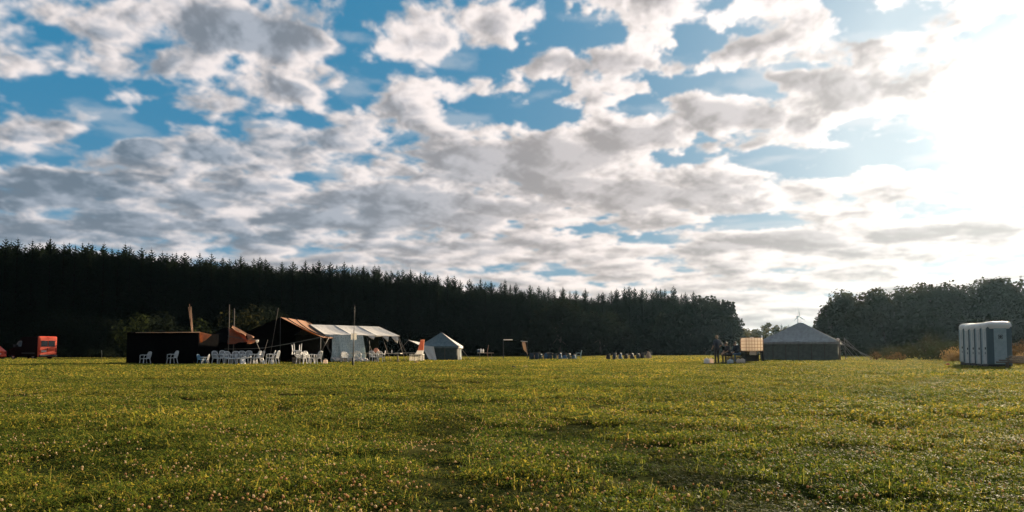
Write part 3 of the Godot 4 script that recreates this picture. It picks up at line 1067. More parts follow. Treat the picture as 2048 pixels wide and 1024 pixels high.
func skyline(tips: Array, px: float) -> float:
	var x := clampf(px, -30.0, 1400.0)
	for i in tips.size() - 1:
		if x <= tips[i + 1][0]:
			return lerpf(tips[i][1], tips[i + 1][1], (x - tips[i][0]) / maxf(tips[i + 1][0] - tips[i][0], 1.0))
	return tips[-1][1]

# ------------------------------------------------------------------ tents
# a hipped tent: lx by lz on the ground, eaves and peak, ridge along x; panels are the wall lengths between poles
func hip_tent(t: Node3D, lx: float, lz: float, eave: float, peak: float, ridge: float, over: float, sag: float, roofs: Array, wall: Material, panels: int, open_left := false) -> void:
	var hx := lx * 0.5
	var hz := lz * 0.5
	var e := [Vector3(-hx - over, eave - 0.06, hz + over), Vector3(hx + over, eave - 0.06, hz + over), Vector3(hx + over, eave - 0.06, -hz - over), Vector3(-hx - over, eave - 0.06, -hz - over)]
	var rl := Vector3(-ridge * 0.5, peak, 0)
	var rr := Vector3(ridge * 0.5, peak, 0)
	var tops := [[rl, rr], [rr, rr + Vector3(0, 0, -0.01)], [rr, rl], [rl, rl + Vector3(0, 0, 0.01)]]
	for k in 4:
		var st := start(true)
		var a: Vector3 = e[k]
		var b: Vector3 = e[(k + 1) % 4]
		cloth(st, tops[k][0], tops[k][1], b, a, Vector3.DOWN * sag, 0.02, 5.0, 14, 10, 0.012)
		var o := obj("roof_panel", st, roofs[k], t)
		# valance hanging from the eave
		st = start(true)
		cloth(st, a, b, b + Vector3.DOWN * 0.16, a + Vector3.DOWN * 0.16, Vector3.ZERO, 0.02, float(panels) * 2.0, 24, 2, 0.008)
		obj("valance", st, roofs[k], o)
	var c := [Vector3(-hx, 0, hz), Vector3(hx, 0, hz), Vector3(hx, 0, -hz), Vector3(-hx, 0, -hz)]
	for k in 4:
		if open_left and k == 3:
			continue
		var n := panels if k % 2 == 0 else maxi(2, panels - 2)
		var a: Vector3 = c[k]
		var b: Vector3 = c[(k + 1) % 4]
		for i in n:
			var p := a.lerp(b, float(i) / n)
			var q := a.lerp(b, float(i + 1) / n)
			var st := start(true)
			cloth(st, p + Vector3.UP * eave, q + Vector3.UP * eave, q, p, Vector3.ZERO, 0.022, 1.0, 10, 4, 0.010)
			obj("wall_panel", st, wall, t)
			st = start(true)
			var out := (b - a).cross(Vector3.UP).normalized() * 0.045
			tube(st, [p + out, p + out + Vector3.UP * (eave - 0.02)], 0.025, 0.025, 6)
			obj("pole", st, M.grey_wood, t)
	var st := start(true)
	tube(st, [Vector3(0, 0, 0), Vector3(0, peak + 0.05, 0)], 0.04, 0.03, 6)
	obj("centre_pole", st, M.grey_wood, t)

func build_camp() -> void:
	# red van, its rear doors to the sun
	var van := thing("van", "red panel van with its rear in the sun and its shaded side coloured dark, before the wood", "van", spot(97, 85), 64.0)
	build_van(van)
	var car := thing("car", "red car at the left edge of the picture, only its end in view", "car", spot(-1, 83), 62.0)
	build_car(car)
	# flat dark tent
	var t := thing("flat_tent", "black flat-roofed tent left of the rust awning, two chairs before it", "tent", spot(350, 54.0), 3.0)
	var w := 4.5
	var dp := 4.2
	var c := [Vector3(-w / 2, 0, dp / 2), Vector3(w / 2, 0, dp / 2), Vector3(w / 2, 0, -dp / 2), Vector3(-w / 2, 0, -dp / 2)]
	for k in 4:
		for i in 2:
			var a: Vector3 = c[k].lerp(c[(k + 1) % 4], i * 0.5)
			var b: Vector3 = c[k].lerp(c[(k + 1) % 4], i * 0.5 + 0.5)
			var st := start(true)
			cloth(st, a + Vector3.UP * 2.08, b + Vector3.UP * 2.08, b, a, Vector3.ZERO, 0.02, 2.0, 12, 4)
			obj("wall", st, M.black_canvas, t)
	var st := start(true)
	var up := Vector3.UP * 2.10
	cloth(st, c[3] + up + Vector3(-0.1, 0.16, -0.1), c[2] + up + Vector3(0.1, 0.16, -0.1), c[1] + up + Vector3(0.15, 0, 0.15), c[0] + up + Vector3(-0.15, -0.02, 0.15), Vector3.DOWN * 0.06, 0.02, 4.0, 16, 8)
	obj("roof", st, M.black_canvas, t)
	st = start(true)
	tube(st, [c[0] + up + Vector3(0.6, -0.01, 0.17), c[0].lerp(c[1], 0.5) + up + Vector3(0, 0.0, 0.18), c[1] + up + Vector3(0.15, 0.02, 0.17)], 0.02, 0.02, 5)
	obj("sunlit_edge_strip", st, M.tan_cloth, t)  # tan strip added as a painted line of sun along the roof edge
	st = start(true)
	cloth(st, c[1] + Vector3(0.1, 2.14, 0.1), c[1] + Vector3(0.80, 1.96, -0.1), c[1] + Vector3(0.48, 1.62, 0.0), c[1] + Vector3(0.12, 1.40, 0.1), Vector3(0, -0.1, 0.12), 0.05, 1.5, 10, 6)
	obj("side_flap", st, M.brown_canvas, t)
	# bare spars standing on its corner
	t = thing("spar_bundle", "bundle of bare orange-brown spars rising over the flat tent's corner", "poles", spot(389, 52.4))
	var tops := [at(378, 608, 52.6), at(376, 614, 52.4), at(381, 613, 52.2)]
	var feet := [spot(391, 52.2), spot(392, 52.6), spot(390, 52.0)]
	for i in 3:
		st = start(true)
		var f: Vector3 = feet[i] - t.position
		var e: Vector3 = tops[i] - t.position
		tube(st, [f, f.lerp(e, 0.55) + Vector3(0.03, 0, 0.02), e], 0.026, 0.012, 6)
		obj("spar", st, M.spar, t)
	# black round tent
	t = thing("round_tent", "black round tent between the flat tent and the brown canopy", "tent", spot(452, 58.5))
	st = start(true)
	lathe(st, Vector3.ZERO, [Vector2(2.1, 0), Vector2(2.05, 0.8), Vector2(2.0, 1.55)], 12)
	obj("wall", st, M.black_canvas, t)
	st = start(true)
	lathe(st, Vector3.ZERO, [Vector2(2.1, 1.5), Vector2(1.3, 1.92), Vector2(0.6, 2.3), Vector2(0.12, 2.62)], 12)
	obj("roof", st, M.black_canvas, t)
	# two thin poles and the rust awning between them
	for e in [[457, 609, 52.0, "taller thin pole holding the rust awning, touching its left end", 0.03], [467, 617, 53.2, "shorter pale-topped pole just right of the awning's taller pole", 0.034]]:
		var foot := spot(e[0], e[2])
		st = start(true)
		var top := at(e[0] + 1.0, e[1], e[2]) - foot
		tube(st, [Vector3.ZERO, top * 0.5 + Vector3(0.02, 0, 0), top], e[4], e[4] * 0.7, 6)
		var o := mesh_thing("thin_pole", st, M.grey_wood, e[3], "pole", foot, 0.0, "poles of the rust awning")
	var foot := spot(484, 52.0)
	t = thing("rust_awning", "torn rust-coloured awning glowing in the sun above the white chairs", "awning", foot)
	var rel := func(px: float, py: float, d: float) -> Vector3: return at(px, py, d) - foot
	st = start(true)
	cloth(st, rel.call(457, 655, 52.6), rel.call(491, 671, 52.0), rel.call(496, 683, 51.7), rel.call(457, 689, 52.0), Vector3(0, -0.10, -0.25), 0.05, 1.6, 16, 10)
	obj("lower_sheet", st, M.rust_canvas, t)
	st = start(true)
	cloth(st, rel.call(465, 651, 53.2), rel.call(494, 667, 52.6), rel.call(492, 672, 52.0), rel.call(463, 656, 52.6), Vector3(0, -0.05, 0.1), 0.03, 1.2, 12, 5)
	obj("upper_fold", st, M.brown_canvas, t)
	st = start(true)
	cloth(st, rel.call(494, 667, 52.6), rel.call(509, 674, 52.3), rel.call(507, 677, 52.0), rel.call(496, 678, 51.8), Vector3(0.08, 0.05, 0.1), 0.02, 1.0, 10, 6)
	obj("sun_tinted_tip", st, M.brown_canvas, t)  # sun coming through the tip is put into a lighter canvas colour
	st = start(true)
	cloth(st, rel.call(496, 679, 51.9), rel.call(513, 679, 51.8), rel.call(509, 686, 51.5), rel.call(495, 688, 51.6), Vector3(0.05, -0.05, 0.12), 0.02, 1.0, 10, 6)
	obj("sun_tinted_tip", st, M.brown_canvas, t)  # lighter canvas again, painting the sunlit end
	st = start(true)
	tube(st, [rel.call(456, 672, 52.2), rel.call(498, 680, 51.8), rel.call(517, 679, 51.5)], 0.025, 0.02, 5)
	obj("crossbar", st, M.grey_wood, t)
	st = start(true)
	lathe(st, rel.call(515, 682, 51.6), [Vector2(0.01, -0.12), Vector2(0.09, -0.05), Vector2(0.10, 0.05), Vector2(0.02, 0.11)], 8)
	obj("white_knot", st, M.paper, t)
	rope("guy_rope", t, rel.call(514, 686, 51.6), rel.call(520, 699, 51.2), 0.02, 0.0)
	# leaning thin poles
	for e in [[556, 616, 545, 648, 55.2, "thin bare pole leaning above the left of the brown canopy"], [536, 679, 526, 712, 50.8, "thin pole leaning beside the chairs right of the rust awning"]]:
		var lo := spot(e[2] - (6.0 if e[4] > 52.0 else 4.0), e[4])
		st = start(true)
		var hi := at(e[0], e[1], e[4]) - lo
		tube(st, [Vector3.ZERO, hi * 0.5, hi], 0.02, 0.014, 5)
		mesh_thing("leaning_pole", st, M.grey_wood, e[5], "pole", lo)
	# black ridge tent, its right slope brown and lit
	foot = Vector3(-16.1, ground(-16.1, -59.5), -59.5)
	t = thing("ridge_tent", "large black tent with a brown sunlit roof slope, left of the white marquee", "tent", foot)
	var rn := Vector3(0, 3.2, 3.7)
	var rf := Vector3(0, 3.2, -3.5)
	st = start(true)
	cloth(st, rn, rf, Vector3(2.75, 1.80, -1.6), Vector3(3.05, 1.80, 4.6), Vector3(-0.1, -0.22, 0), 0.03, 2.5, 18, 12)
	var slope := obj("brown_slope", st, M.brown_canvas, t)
	for k in [0.16, 0.52, 0.90]:
		st = start(true)
		var seam := []
		for i in 9:
			var v := i / 8.0
			var p := rn.lerp(rf, k).lerp(Vector3(3.05, 1.80, 4.6).lerp(Vector3(2.75, 1.80, -1.6), k), v)
			p += Vector3(-0.1, -0.22, 0) * (4.0 * k * (1.0 - k)) * (4.0 * v * (1.0 - v)) + Vector3(0.03, 0.07, 0)
			seam.append(p)
		tube(st, seam, 0.035, 0.035, 4)
		obj("seam", st, M.black_cloth, slope)
	st = start(true)
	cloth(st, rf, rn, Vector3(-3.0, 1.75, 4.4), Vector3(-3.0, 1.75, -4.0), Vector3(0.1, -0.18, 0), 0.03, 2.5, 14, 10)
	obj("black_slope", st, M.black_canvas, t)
	st = start(true)
	cloth(st, Vector3(-3.0, 1.78, -3.9), Vector3(2.8, 1.85, -3.6), Vector3(2.9, 0, -3.7), Vector3(-3.1, 0, -4.0), Vector3.ZERO, 0.03, 4.0, 14, 4)
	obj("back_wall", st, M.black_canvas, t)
	st = start(true)
	tri(st, Vector3(-3.0, 1.76, -3.95), Vector3(0, 3.2, -3.55), Vector3(2.8, 1.83, -3.65))
	tri(st, Vector3(-3.0, 1.76, -3.96), Vector3(2.8, 1.83, -3.66), Vector3(0, 3.2, -3.56))
	obj("back_gable", st, M.black_canvas, t)
	st = start(true)
	cloth(st, Vector3(-3.0, 1.75, -3.9), Vector3(-3.0, 1.75, 4.3), Vector3(-3.1, 0, 4.3), Vector3(-3.1, 0, -3.9), Vector3.ZERO, 0.03, 4.0, 14, 4)
	obj("side_wall", st, M.black_canvas, t)
	st = start(true)
	cloth(st, Vector3(2.6, 1.80, 0.4), Vector3(2.75, 1.85, -3.5), Vector3(2.8, 0, -3.5), Vector3(2.7, 0, 0.4), Vector3.ZERO, 0.03, 3.0, 12, 4)
	obj("side_wall", st, M.black_canvas, t)
	st = start(true)
	cloth(st, Vector3(-2.9, 1.78, 4.1), Vector3(-0.1, 3.12, 3.6), Vector3(-0.4, 0, 3.4), Vector3(-2.95, 0, 4.0), Vector3.ZERO, 0.03, 3.0, 12, 6)
	obj("front_curtain", st, M.black_canvas, t)
	for p in [[Vector3(0, 0, 3.6), rn], [Vector3(0, 0, -3.4), rf], [Vector3(3.0, 0, 4.5), Vector3(3.03, 1.8, 4.58)], [Vector3(2.1, 0, 2.2), Vector3(2.9, 1.82, 1.6)]]:
		st = start(true)
		tube(st, p, 0.03, 0.025, 6)
		obj("pole", st, M.iron, t)
	rope("guy_rope", t, Vector3(3.05, 1.80, 4.6), Vector3(-0.2, 1.05, 6.6), 0.014, 0.03)
	rope("guy_rope", t, Vector3(-0.2, 1.05, 6.6), Vector3(-2.6, 0.98, 7.2), 0.012, 0.02)
	rope("guy_rope", t, Vector3(3.05, 1.80, 4.6), Vector3(4.4, 0.25, 6.0), 0.012, 0.0)
	build_marquee()
	# pyramid tent in the middle
	foot = spot(883, 74.0)
	t = thing("pyramid_tent", "small grey-blue pyramid tent with one white flap held open on its left", "tent", foot, -3.0)
	hip_tent(t, 3.3, 3.3, 1.42, 2.62, 0.12, 0.14, 0.20, [M.grey_canvas, M.white_canvas, M.grey_canvas, M.grey_canvas], M.dark_canvas, 3, true)  # right slope in white canvas: its sunlight is put into the colour
	st = start(true)
	cloth(st, Vector3(-1.7, 1.42, 1.6), Vector3(-1.9, 1.72, -0.2), Vector3(-3.0, 1.95, 0.3), Vector3(-2.9, 1.95, 0.6), Vector3(0, 0.0, 0), 0.02, 1.0, 8, 6)
	obj("open_flap", st, M.white_canvas, t)
	st = start(true)
	cloth(st, Vector3(-1.60, 1.46, 1.78), Vector3(-0.42, 1.34, 1.86), Vector3(-0.10, 0.02, 2.02), Vector3(-0.72, 0.02, 2.02), Vector3(0.22, -0.05, 0), 0.05, 1.5, 12, 8)
	obj("hanging_flap", st, M.flap_canvas, t)
	st = start(true)
	tube(st, [Vector3(1.78, 0, 1.78), Vector3(1.80, 1.46, 1.80)], 0.035, 0.03, 6)
	obj("corner_pole", st, M.pale_wood, t)
	rope("guy_rope", t, Vector3(1.80, 1.44, 1.80), Vector3(3.05, 0.0, 2.1), 0.016, 0.0)
	rope("guy_rope", t, Vector3(1.80, 1.44, 1.80), Vector3(2.5, 0.0, 2.6), 0.014, 0.0)
	rope("guy_rope", t, Vector3(-2.95, 1.95, 0.5), Vector3(-4.6, 0.0, 1.4), 0.012, 0.0)
	build_chairs()
	build_camp_goods()

func build_marquee() -> void:
	var foot := Vector3(-13.1, ground(-13.1, -63.5), -63.5)
	var t := thing("marquee", "long white canvas marquee, its right half open, beside the brown roof slope", "tent", foot, 45.0)
	var l := 3.25
	var rl := Vector3(-l, 2.88, 0)
	var rr := Vector3(l - 0.1, 2.86, 0)
	var f := 2.15
	for i in 3:                                         # roof in three lengths
		var u0 := i / 3.0
		var u1 := (i + 1) / 3.0
		var ea := Vector3(-l - 0.05, 2.10, f)
		var eb := Vector3(l + 0.35, 2.06, f + 0.05)
		var st := start(true)
		cloth(st, rl.lerp(rr, u0), rl.lerp(rr, u1), ea.lerp(eb, u1), ea.lerp(eb, u0), Vector3(0, -0.07, 0), 0.015, 2.0, 10, 8)
		var front := obj("roof_panel", st, M.white_canvas, t)
		if i > 0:
			st = start(true)
			tube(st, [rl.lerp(rr, u0) + Vector3.UP * 0.02, ea.lerp(eb, u0) + Vector3.UP * 0.02], 0.018, 0.018, 4)
			obj("seam", st, M.grey_canvas, front)
		st = start(true)
		ea = Vector3(-l - 0.05, 2.10, -f)
		eb = Vector3(l + 0.35, 2.06, -f)
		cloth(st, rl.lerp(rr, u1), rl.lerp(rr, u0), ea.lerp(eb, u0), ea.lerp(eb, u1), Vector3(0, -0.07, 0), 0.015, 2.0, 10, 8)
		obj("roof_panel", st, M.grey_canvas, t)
	var st := start(true)                               # ends of the roof
	cloth(st, rr, rr + Vector3(0, 0, -0.02), Vector3(l + 0.35, 2.06, -f), Vector3(l + 0.35, 2.06, f + 0.05), Vector3(0, -0.05, 0), 0.01, 1.0, 8, 6)
	obj("roof_end", st, M.white_canvas, t)
	st = start(true)
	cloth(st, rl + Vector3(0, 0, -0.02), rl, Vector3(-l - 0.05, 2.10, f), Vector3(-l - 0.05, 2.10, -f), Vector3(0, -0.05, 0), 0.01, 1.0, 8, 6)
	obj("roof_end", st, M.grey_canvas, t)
	# curtains of the left half, pegged outwards
	var xs := [-l, -2.1, -1.0, 0.1]
	for i in 3:
		st = start(true)
		var a := Vector3(xs[i], 2.08, f)
		var b := Vector3(xs[i + 1], 2.08, f)
		cloth(st, a, b, b + Vector3(0.06, -2.0, 0.42), a + Vector3(0.25 if i == 0 else 0.0, -2.0, 0.42), Vector3(0, -0.05, -0.10), 0.05, 1.6, 14, 8)
		obj("curtain", st, M.blue_canvas, t)  # same white cloth as the roof, coloured bluish for its shade
	st = start(true)                                    # crumpled foot of the curtains
	cloth(st, Vector3(-l + 0.3, 0.42, f + 0.36), Vector3(0.2, 0.32, f + 0.42), Vector3(0.35, 0.10, f + 0.62), Vector3(-l + 0.4, 0.16, f + 0.60), Vector3(0, 0.06, 0.05), 0.06, 5.0, 30, 4)
	obj("gathered_hem", st, M.white_canvas, t)
	for e in [[0.5, 1.15, 0.30], [1.9, 2.5, 0.42], [2.75, 3.45, 0.55]]:   # ragged pieces hanging from the open eave
		st = start(true)
		cloth(st, Vector3(e[0], 2.04, f + 0.06), Vector3(e[1], 2.04, f + 0.06), Vector3(e[1] - 0.08, 2.04 - e[2], f + 0.10), Vector3(e[0] + 0.28, 2.04 - e[2] * 0.7, f + 0.12), Vector3(0, -0.03, 0.05), 0.05, 1.5, 10, 5)
		obj("torn_valance", st, M.white_canvas, t)
	st = start(true)
	cloth(st, Vector3(-l, 2.06, -f + 0.1), Vector3(l, 2.04, -f + 0.1), Vector3(l, 0, -f + 0.05), Vector3(-l, 0, -f + 0.05), Vector3.ZERO, 0.03, 6.0, 20, 4)
	obj("back_wall", st, M.dark_canvas, t)
	st = start(true)
	cloth(st, Vector3(-l, 2.06, f - 0.1), Vector3(-l, 2.06, -f + 0.1), Vector3(-l, 0, -f + 0.1), Vector3(-l, 0, f - 0.1), Vector3.ZERO, 0.03, 4.0, 16, 4)
	obj("end_wall", st, M.dark_canvas, t)
	st = start(true)
	cloth(st, Vector3(l + 0.1, 2.04, -f + 0.1), Vector3(l + 0.1, 2.04, -0.3), Vector3(l + 0.1, 0, -0.3), Vector3(l + 0.1, 0, -f + 0.1), Vector3.ZERO, 0.03, 3.0, 12, 4)
	obj("end_wall", st, M.dark_canvas, t)
	for e in [[0.35, 0.95], [1.85, 2.35], [3.45, 3.95], [3.4, 3.75]]:
		st = start(true)
		var out := 0.95 if e[1] > 3.9 else 0.6
		tube(st, [Vector3(e[0], 2.06, f + 0.05), Vector3(e[1], 0.0, f + out)], 0.022, 0.022, 5)
		obj("slanting_pole", st, M.grey_wood, t)
	for x in [-2.2, 0.0, 2.2]:
		st = start(true)
		tube(st, [Vector3(x, 0, 0), Vector3(x, 2.86, 0)], 0.035, 0.03, 6)
		obj("centre_pole", st, M.iron, t)

# ------------------------------------------------------------------ vehicles; the rear is the +z end
func car_wheel(parent: Node3D, at: Vector3, r: float, w: float, s: float) -> void:
	var x := w * 0.5 * s
	var st := start(true)
	var prof := [[r * 0.62, -1.0], [r * 0.92, -1.0], [r, -0.6], [r, 0.6], [r * 0.92, 1.0], [r * 0.62, 1.0]]
	for i in prof.size() - 1:
		for k in 16:
			var a := TAU * k / 16
			var b := TAU * (k + 1) / 16
			var f := func(p: Array, t: float) -> Vector3: return at + Vector3(p[1] * w * 0.5, sin(t) * p[0], cos(t) * p[0])
			quad(st, f.call(prof[i], a), f.call(prof[i], b), f.call(prof[i + 1], b), f.call(prof[i + 1], a))
	var o := obj("wheel", st, M.rubber, parent)
	st = start()
	for k in 16:
		var a := TAU * k / 16
		var b := TAU * (k + 1) / 16
		var p := at + Vector3(x * 0.8, sin(a) * r * 0.64, cos(a) * r * 0.64)
		var q := at + Vector3(x * 0.8, sin(b) * r * 0.64, cos(b) * r * 0.64)
		var c := at + Vector3(x * 0.95, 0, 0)
		if s > 0:
			tri(st, c, q, p)
		else:
			tri(st, c, p, q)
	obj("rim", st, M.steel, o)

# skin through closed rings of points, with end caps
func skin(st: SurfaceTool, rings: Array) -> void:
	var n: int = rings[0].size()
	for i in rings.size() - 1:
		for k in n:
			var k2 := (k + 1) % n
			quad(st, rings[i][k], rings[i + 1][k], rings[i + 1][k2], rings[i][k2])
	for k in range(1, n - 1):
		tri(st, rings[0][0], rings[0][k], rings[0][k + 1])
		var e: Array = rings[-1]
		tri(st, e[0], e[k + 1], e[k])

# body cross-section in x and y at one z: sill width, belt width, roof width
func hull_ring(z: float, y0: float, y1: float, y2: float, w0: float, w1: float, w2: float) -> Array:
	return [Vector3(-w0 * 0.9, y0, z), Vector3(-w0, y0 + 0.12, z), Vector3(-w1, y1, z), Vector3(-w2, y2 - 0.10, z), Vector3(-w2 + 0.10, y2, z), Vector3(w2 - 0.10, y2, z), Vector3(w2, y2 - 0.10, z), Vector3(w1, y1, z), Vector3(w0, y0 + 0.12, z), Vector3(w0 * 0.9, y0, z)]

func build_van(t: Node3D) -> void:
	var st := start()
	skin(st, [hull_ring(-5.35, 0.42, 0.75, 0.98, 0.80, 0.80, 0.74), hull_ring(-5.15, 0.34, 0.9, 1.18, 0.94, 0.94, 0.86), hull_ring(-4.25, 0.32, 1.15, 1.42, 0.99, 0.99, 0.90), hull_ring(-3.45, 0.32, 1.3, 2.28, 1.0, 1.0, 0.84), hull_ring(-3.0, 0.32, 1.3, 2.44, 1.0, 1.0, 0.87),
		hull_ring(-0.12, 0.32, 1.3, 2.46, 1.0, 1.0, 0.90), hull_ring(0.0, 0.40, 1.3, 2.38, 0.95, 0.96, 0.86)])
	var body := obj("body", st, M.van_red_shade, t)
	st = start()
	box(st, Vector3(0, 1.40, -0.10), Vector3(2.03, 2.18, 0.22), Basis.IDENTITY, 0.06)
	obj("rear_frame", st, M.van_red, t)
	st = start()
	box(st, Vector3(-0.425, 1.42, 0.012), Vector3(0.83, 1.80, 0.03), Basis.IDENTITY, 0.012)
	var door := obj("rear_door", st, M.van_red, t)
	st = start()
	box(st, Vector3(0.425, 1.42, 0.012), Vector3(0.83, 1.80, 0.03), Basis.IDENTITY, 0.012)
	var other := obj("rear_door", st, M.van_red, t)
	for k in [[-0.40, door], [0.40, other]]:
		st = start()
		box(st, Vector3(k[0], 1.72, 0.034), Vector3(0.72, 0.62, 0.016), Basis.IDENTITY, 0.006)
		obj("window", st, M.glass_dark, k[1])
	st = start()
	box(st, Vector3(-0.05, 1.15, 0.05), Vector3(0.06, 0.22, 0.05), Basis.IDENTITY, 0.01)
	obj("handle", st, M.trim_black, other)
	st = start()
	box(st, Vector3(-0.45, 0.92, 0.036), Vector3(0.56, 0.17, 0.02), Basis.IDENTITY, 0.005)
	obj("number_plate", st, M.paper, door)
	for s in [-1.0, 1.0]:
		st = start()
		box(st, Vector3(0.90 * s, 1.05, 0.015), Vector3(0.10, 0.46, 0.05), Basis.IDENTITY, 0.015)
		obj("tail_light", st, M.tail_red, t)
	st = start()
	box(st, Vector3(0, 0.46, 0.06), Vector3(1.92, 0.22, 0.16), Basis.IDENTITY, 0.04)
	obj("bumper", st, M.trim_black, t)
	st = start()
	box(st, Vector3(0, 2.36, 0.02), Vector3(0.30, 0.05, 0.04), Basis.IDENTITY, 0.01)
	obj("brake_light", st, M.tail_red, t)
	for s in [-1.0, 1.0]:
		st = start()
		var q := [Vector3(0.965 * s, 1.42, -4.0), Vector3(0.90 * s, 2.02, -3.50), Vector3(0.88 * s, 2.06, -2.85), Vector3(0.985 * s, 1.42, -2.80)]
		for v in q.size():
			q[v] += Vector3(0.025 * s, 0.0, 0)
		if s < 0:
			quad(st, q[0], q[1], q[2], q[3])
		else:
			quad(st, q[3], q[2], q[1], q[0])
		obj("side_window", st, M.glass_dark, t)
		st = start()
		box(st, Vector3(1.12 * s, 1.5, -3.9), Vector3(0.2, 0.3, 0.1), Basis.IDENTITY, 0.03)
		obj("mirror", st, M.trim_black, t)
		st = start()
		box(st, Vector3(1.005 * s, 0.72, -1.7), Vector3(0.03, 0.12, 2.2), Basis.IDENTITY, 0.012)
		obj("rub_strip", st, M.trim_black, t)
		for z in [-4.25, -0.95]:
			car_wheel(t, Vector3(0.86 * s, 0.34, z), 0.34, 0.24, s)
	st = start()
	quad(st, Vector3(0.80, 1.46, -4.26), Vector3(0.74, 2.22, -3.53), Vector3(-0.74, 2.22, -3.53), Vector3(-0.80, 1.46, -4.26))
	obj("windscreen", st, M.glass_dark, t)

func build_car(t: Node3D) -> void:
	var st := start()
	skin(st, [hull_ring(-3.9, 0.35, 0.55, 0.72, 0.70, 0.72, 0.66), hull_ring(-3.6, 0.28, 0.6, 0.90, 0.84, 0.84, 0.76), hull_ring(-2.75, 0.25, 0.85, 1.02, 0.86, 0.86, 0.78), hull_ring(-2.0, 0.25, 0.9, 1.44, 0.87, 0.87, 0.62), hull_ring(-0.7, 0.25, 0.92, 1.46, 0.87, 0.87, 0.64), hull_ring(-0.15, 0.28, 0.92, 1.05, 0.85, 0.86, 0.70), hull_ring(0.0, 0.36, 0.8, 0.92, 0.78, 0.80, 0.70)])
	obj("body", st, M.van_red, t)
	st = start()
	quad(st, Vector3(-0.60, 1.02, -0.12), Vector3(-0.52, 1.40, -0.66), Vector3(0.52, 1.40, -0.66), Vector3(0.60, 1.02, -0.12))
	obj("rear_window", st, M.glass_dark, t)
	st = start()
	box(st, Vector3(0, 0.42, 0.02), Vector3(1.6, 0.2, 0.16), Basis.IDENTITY, 0.05)
	obj("bumper", st, M.van_red, t)
	st = start()
	box(st, Vector3(0, 0.66, 0.01), Vector3(0.5, 0.11, 0.03), Basis.IDENTITY, 0.006)
	obj("number_plate", st, M.paper, t)
	for s in [-1.0, 1.0]:
		st = start()
		box(st, Vector3(0.70 * s, 0.78, -0.02), Vector3(0.2, 0.26, 0.1), Basis.IDENTITY, 0.03)
		obj("tail_light", st, M.tail_red, t)
		st = start()
		var q := [Vector3(0.86 * s, 0.98, -2.4), Vector3(0.66 * s, 1.38, -1.95), Vector3(0.67 * s, 1.38, -0.75), Vector3(0.86 * s, 0.98, -0.5)]
		for v in q.size():
			q[v] += Vector3(0.03 * s, 0.02, 0)
		if s < 0:
			quad(st, q[0], q[1], q[2], q[3])
		else:
			quad(st, q[3], q[2], q[1], q[0])
		obj("side_window", st, M.glass_dark, t)
		for z in [-3.0, -0.65]:
			car_wheel(t, Vector3(0.76 * s, 0.30, z), 0.30, 0.2, s)

# ------------------------------------------------------------------ chairs
func make_chair(called: String, label: String, m: Material) -> Node3D:
	var t := thing(called, label, "chair")
	var st := start()
	box(st, Vector3(0, 0.43, 0.0), Vector3(0.46, 0.035, 0.46), Basis(Vector3.RIGHT, 0.05), 0.012)
	obj("seat", st, m, t)
	for s in [-1.0, 1.0]:
		for z in [[0.20, 0.25], [-0.19, -0.27]]:
			st = start()
			tube(st, [Vector3(0.25 * s, 0, z[1]), Vector3(0.215 * s, 0.43, z[0])], 0.024, 0.03, 5)
			obj("leg", st, m, t)
		st = start(true)
		tube(st, [Vector3(0.235 * s, 0.43, 0.22), Vector3(0.27 * s, 0.64, 0.19), Vector3(0.275 * s, 0.665, 0.02), Vector3(0.235 * s, 0.64, -0.25)], 0.024, 0.024, 5)
		obj("armrest", st, m, t)
	st = start(true)
	tube(st, [Vector3(-0.215, 0.43, -0.21), Vector3(-0.235, 0.66, -0.26), Vector3(-0.19, 0.82, -0.31), Vector3(-0.08, 0.87, -0.325), Vector3(0.08, 0.87, -0.325), Vector3(0.19, 0.82, -0.31), Vector3(0.235, 0.66, -0.26), Vector3(0.215, 0.43, -0.21)], 0.026, 0.026, 5)
	var b := obj("back_frame", st, m, t)
	for x in [-0.12, -0.04, 0.04, 0.12]:
		st = start()
		tube(st, [Vector3(x, 0.44, -0.215), Vector3(x * 1.05, 0.66, -0.262), Vector3(x, 0.855, -0.32)], 0.019, 0.019, 4)
		obj("back_slat", st, m, b)
	return t

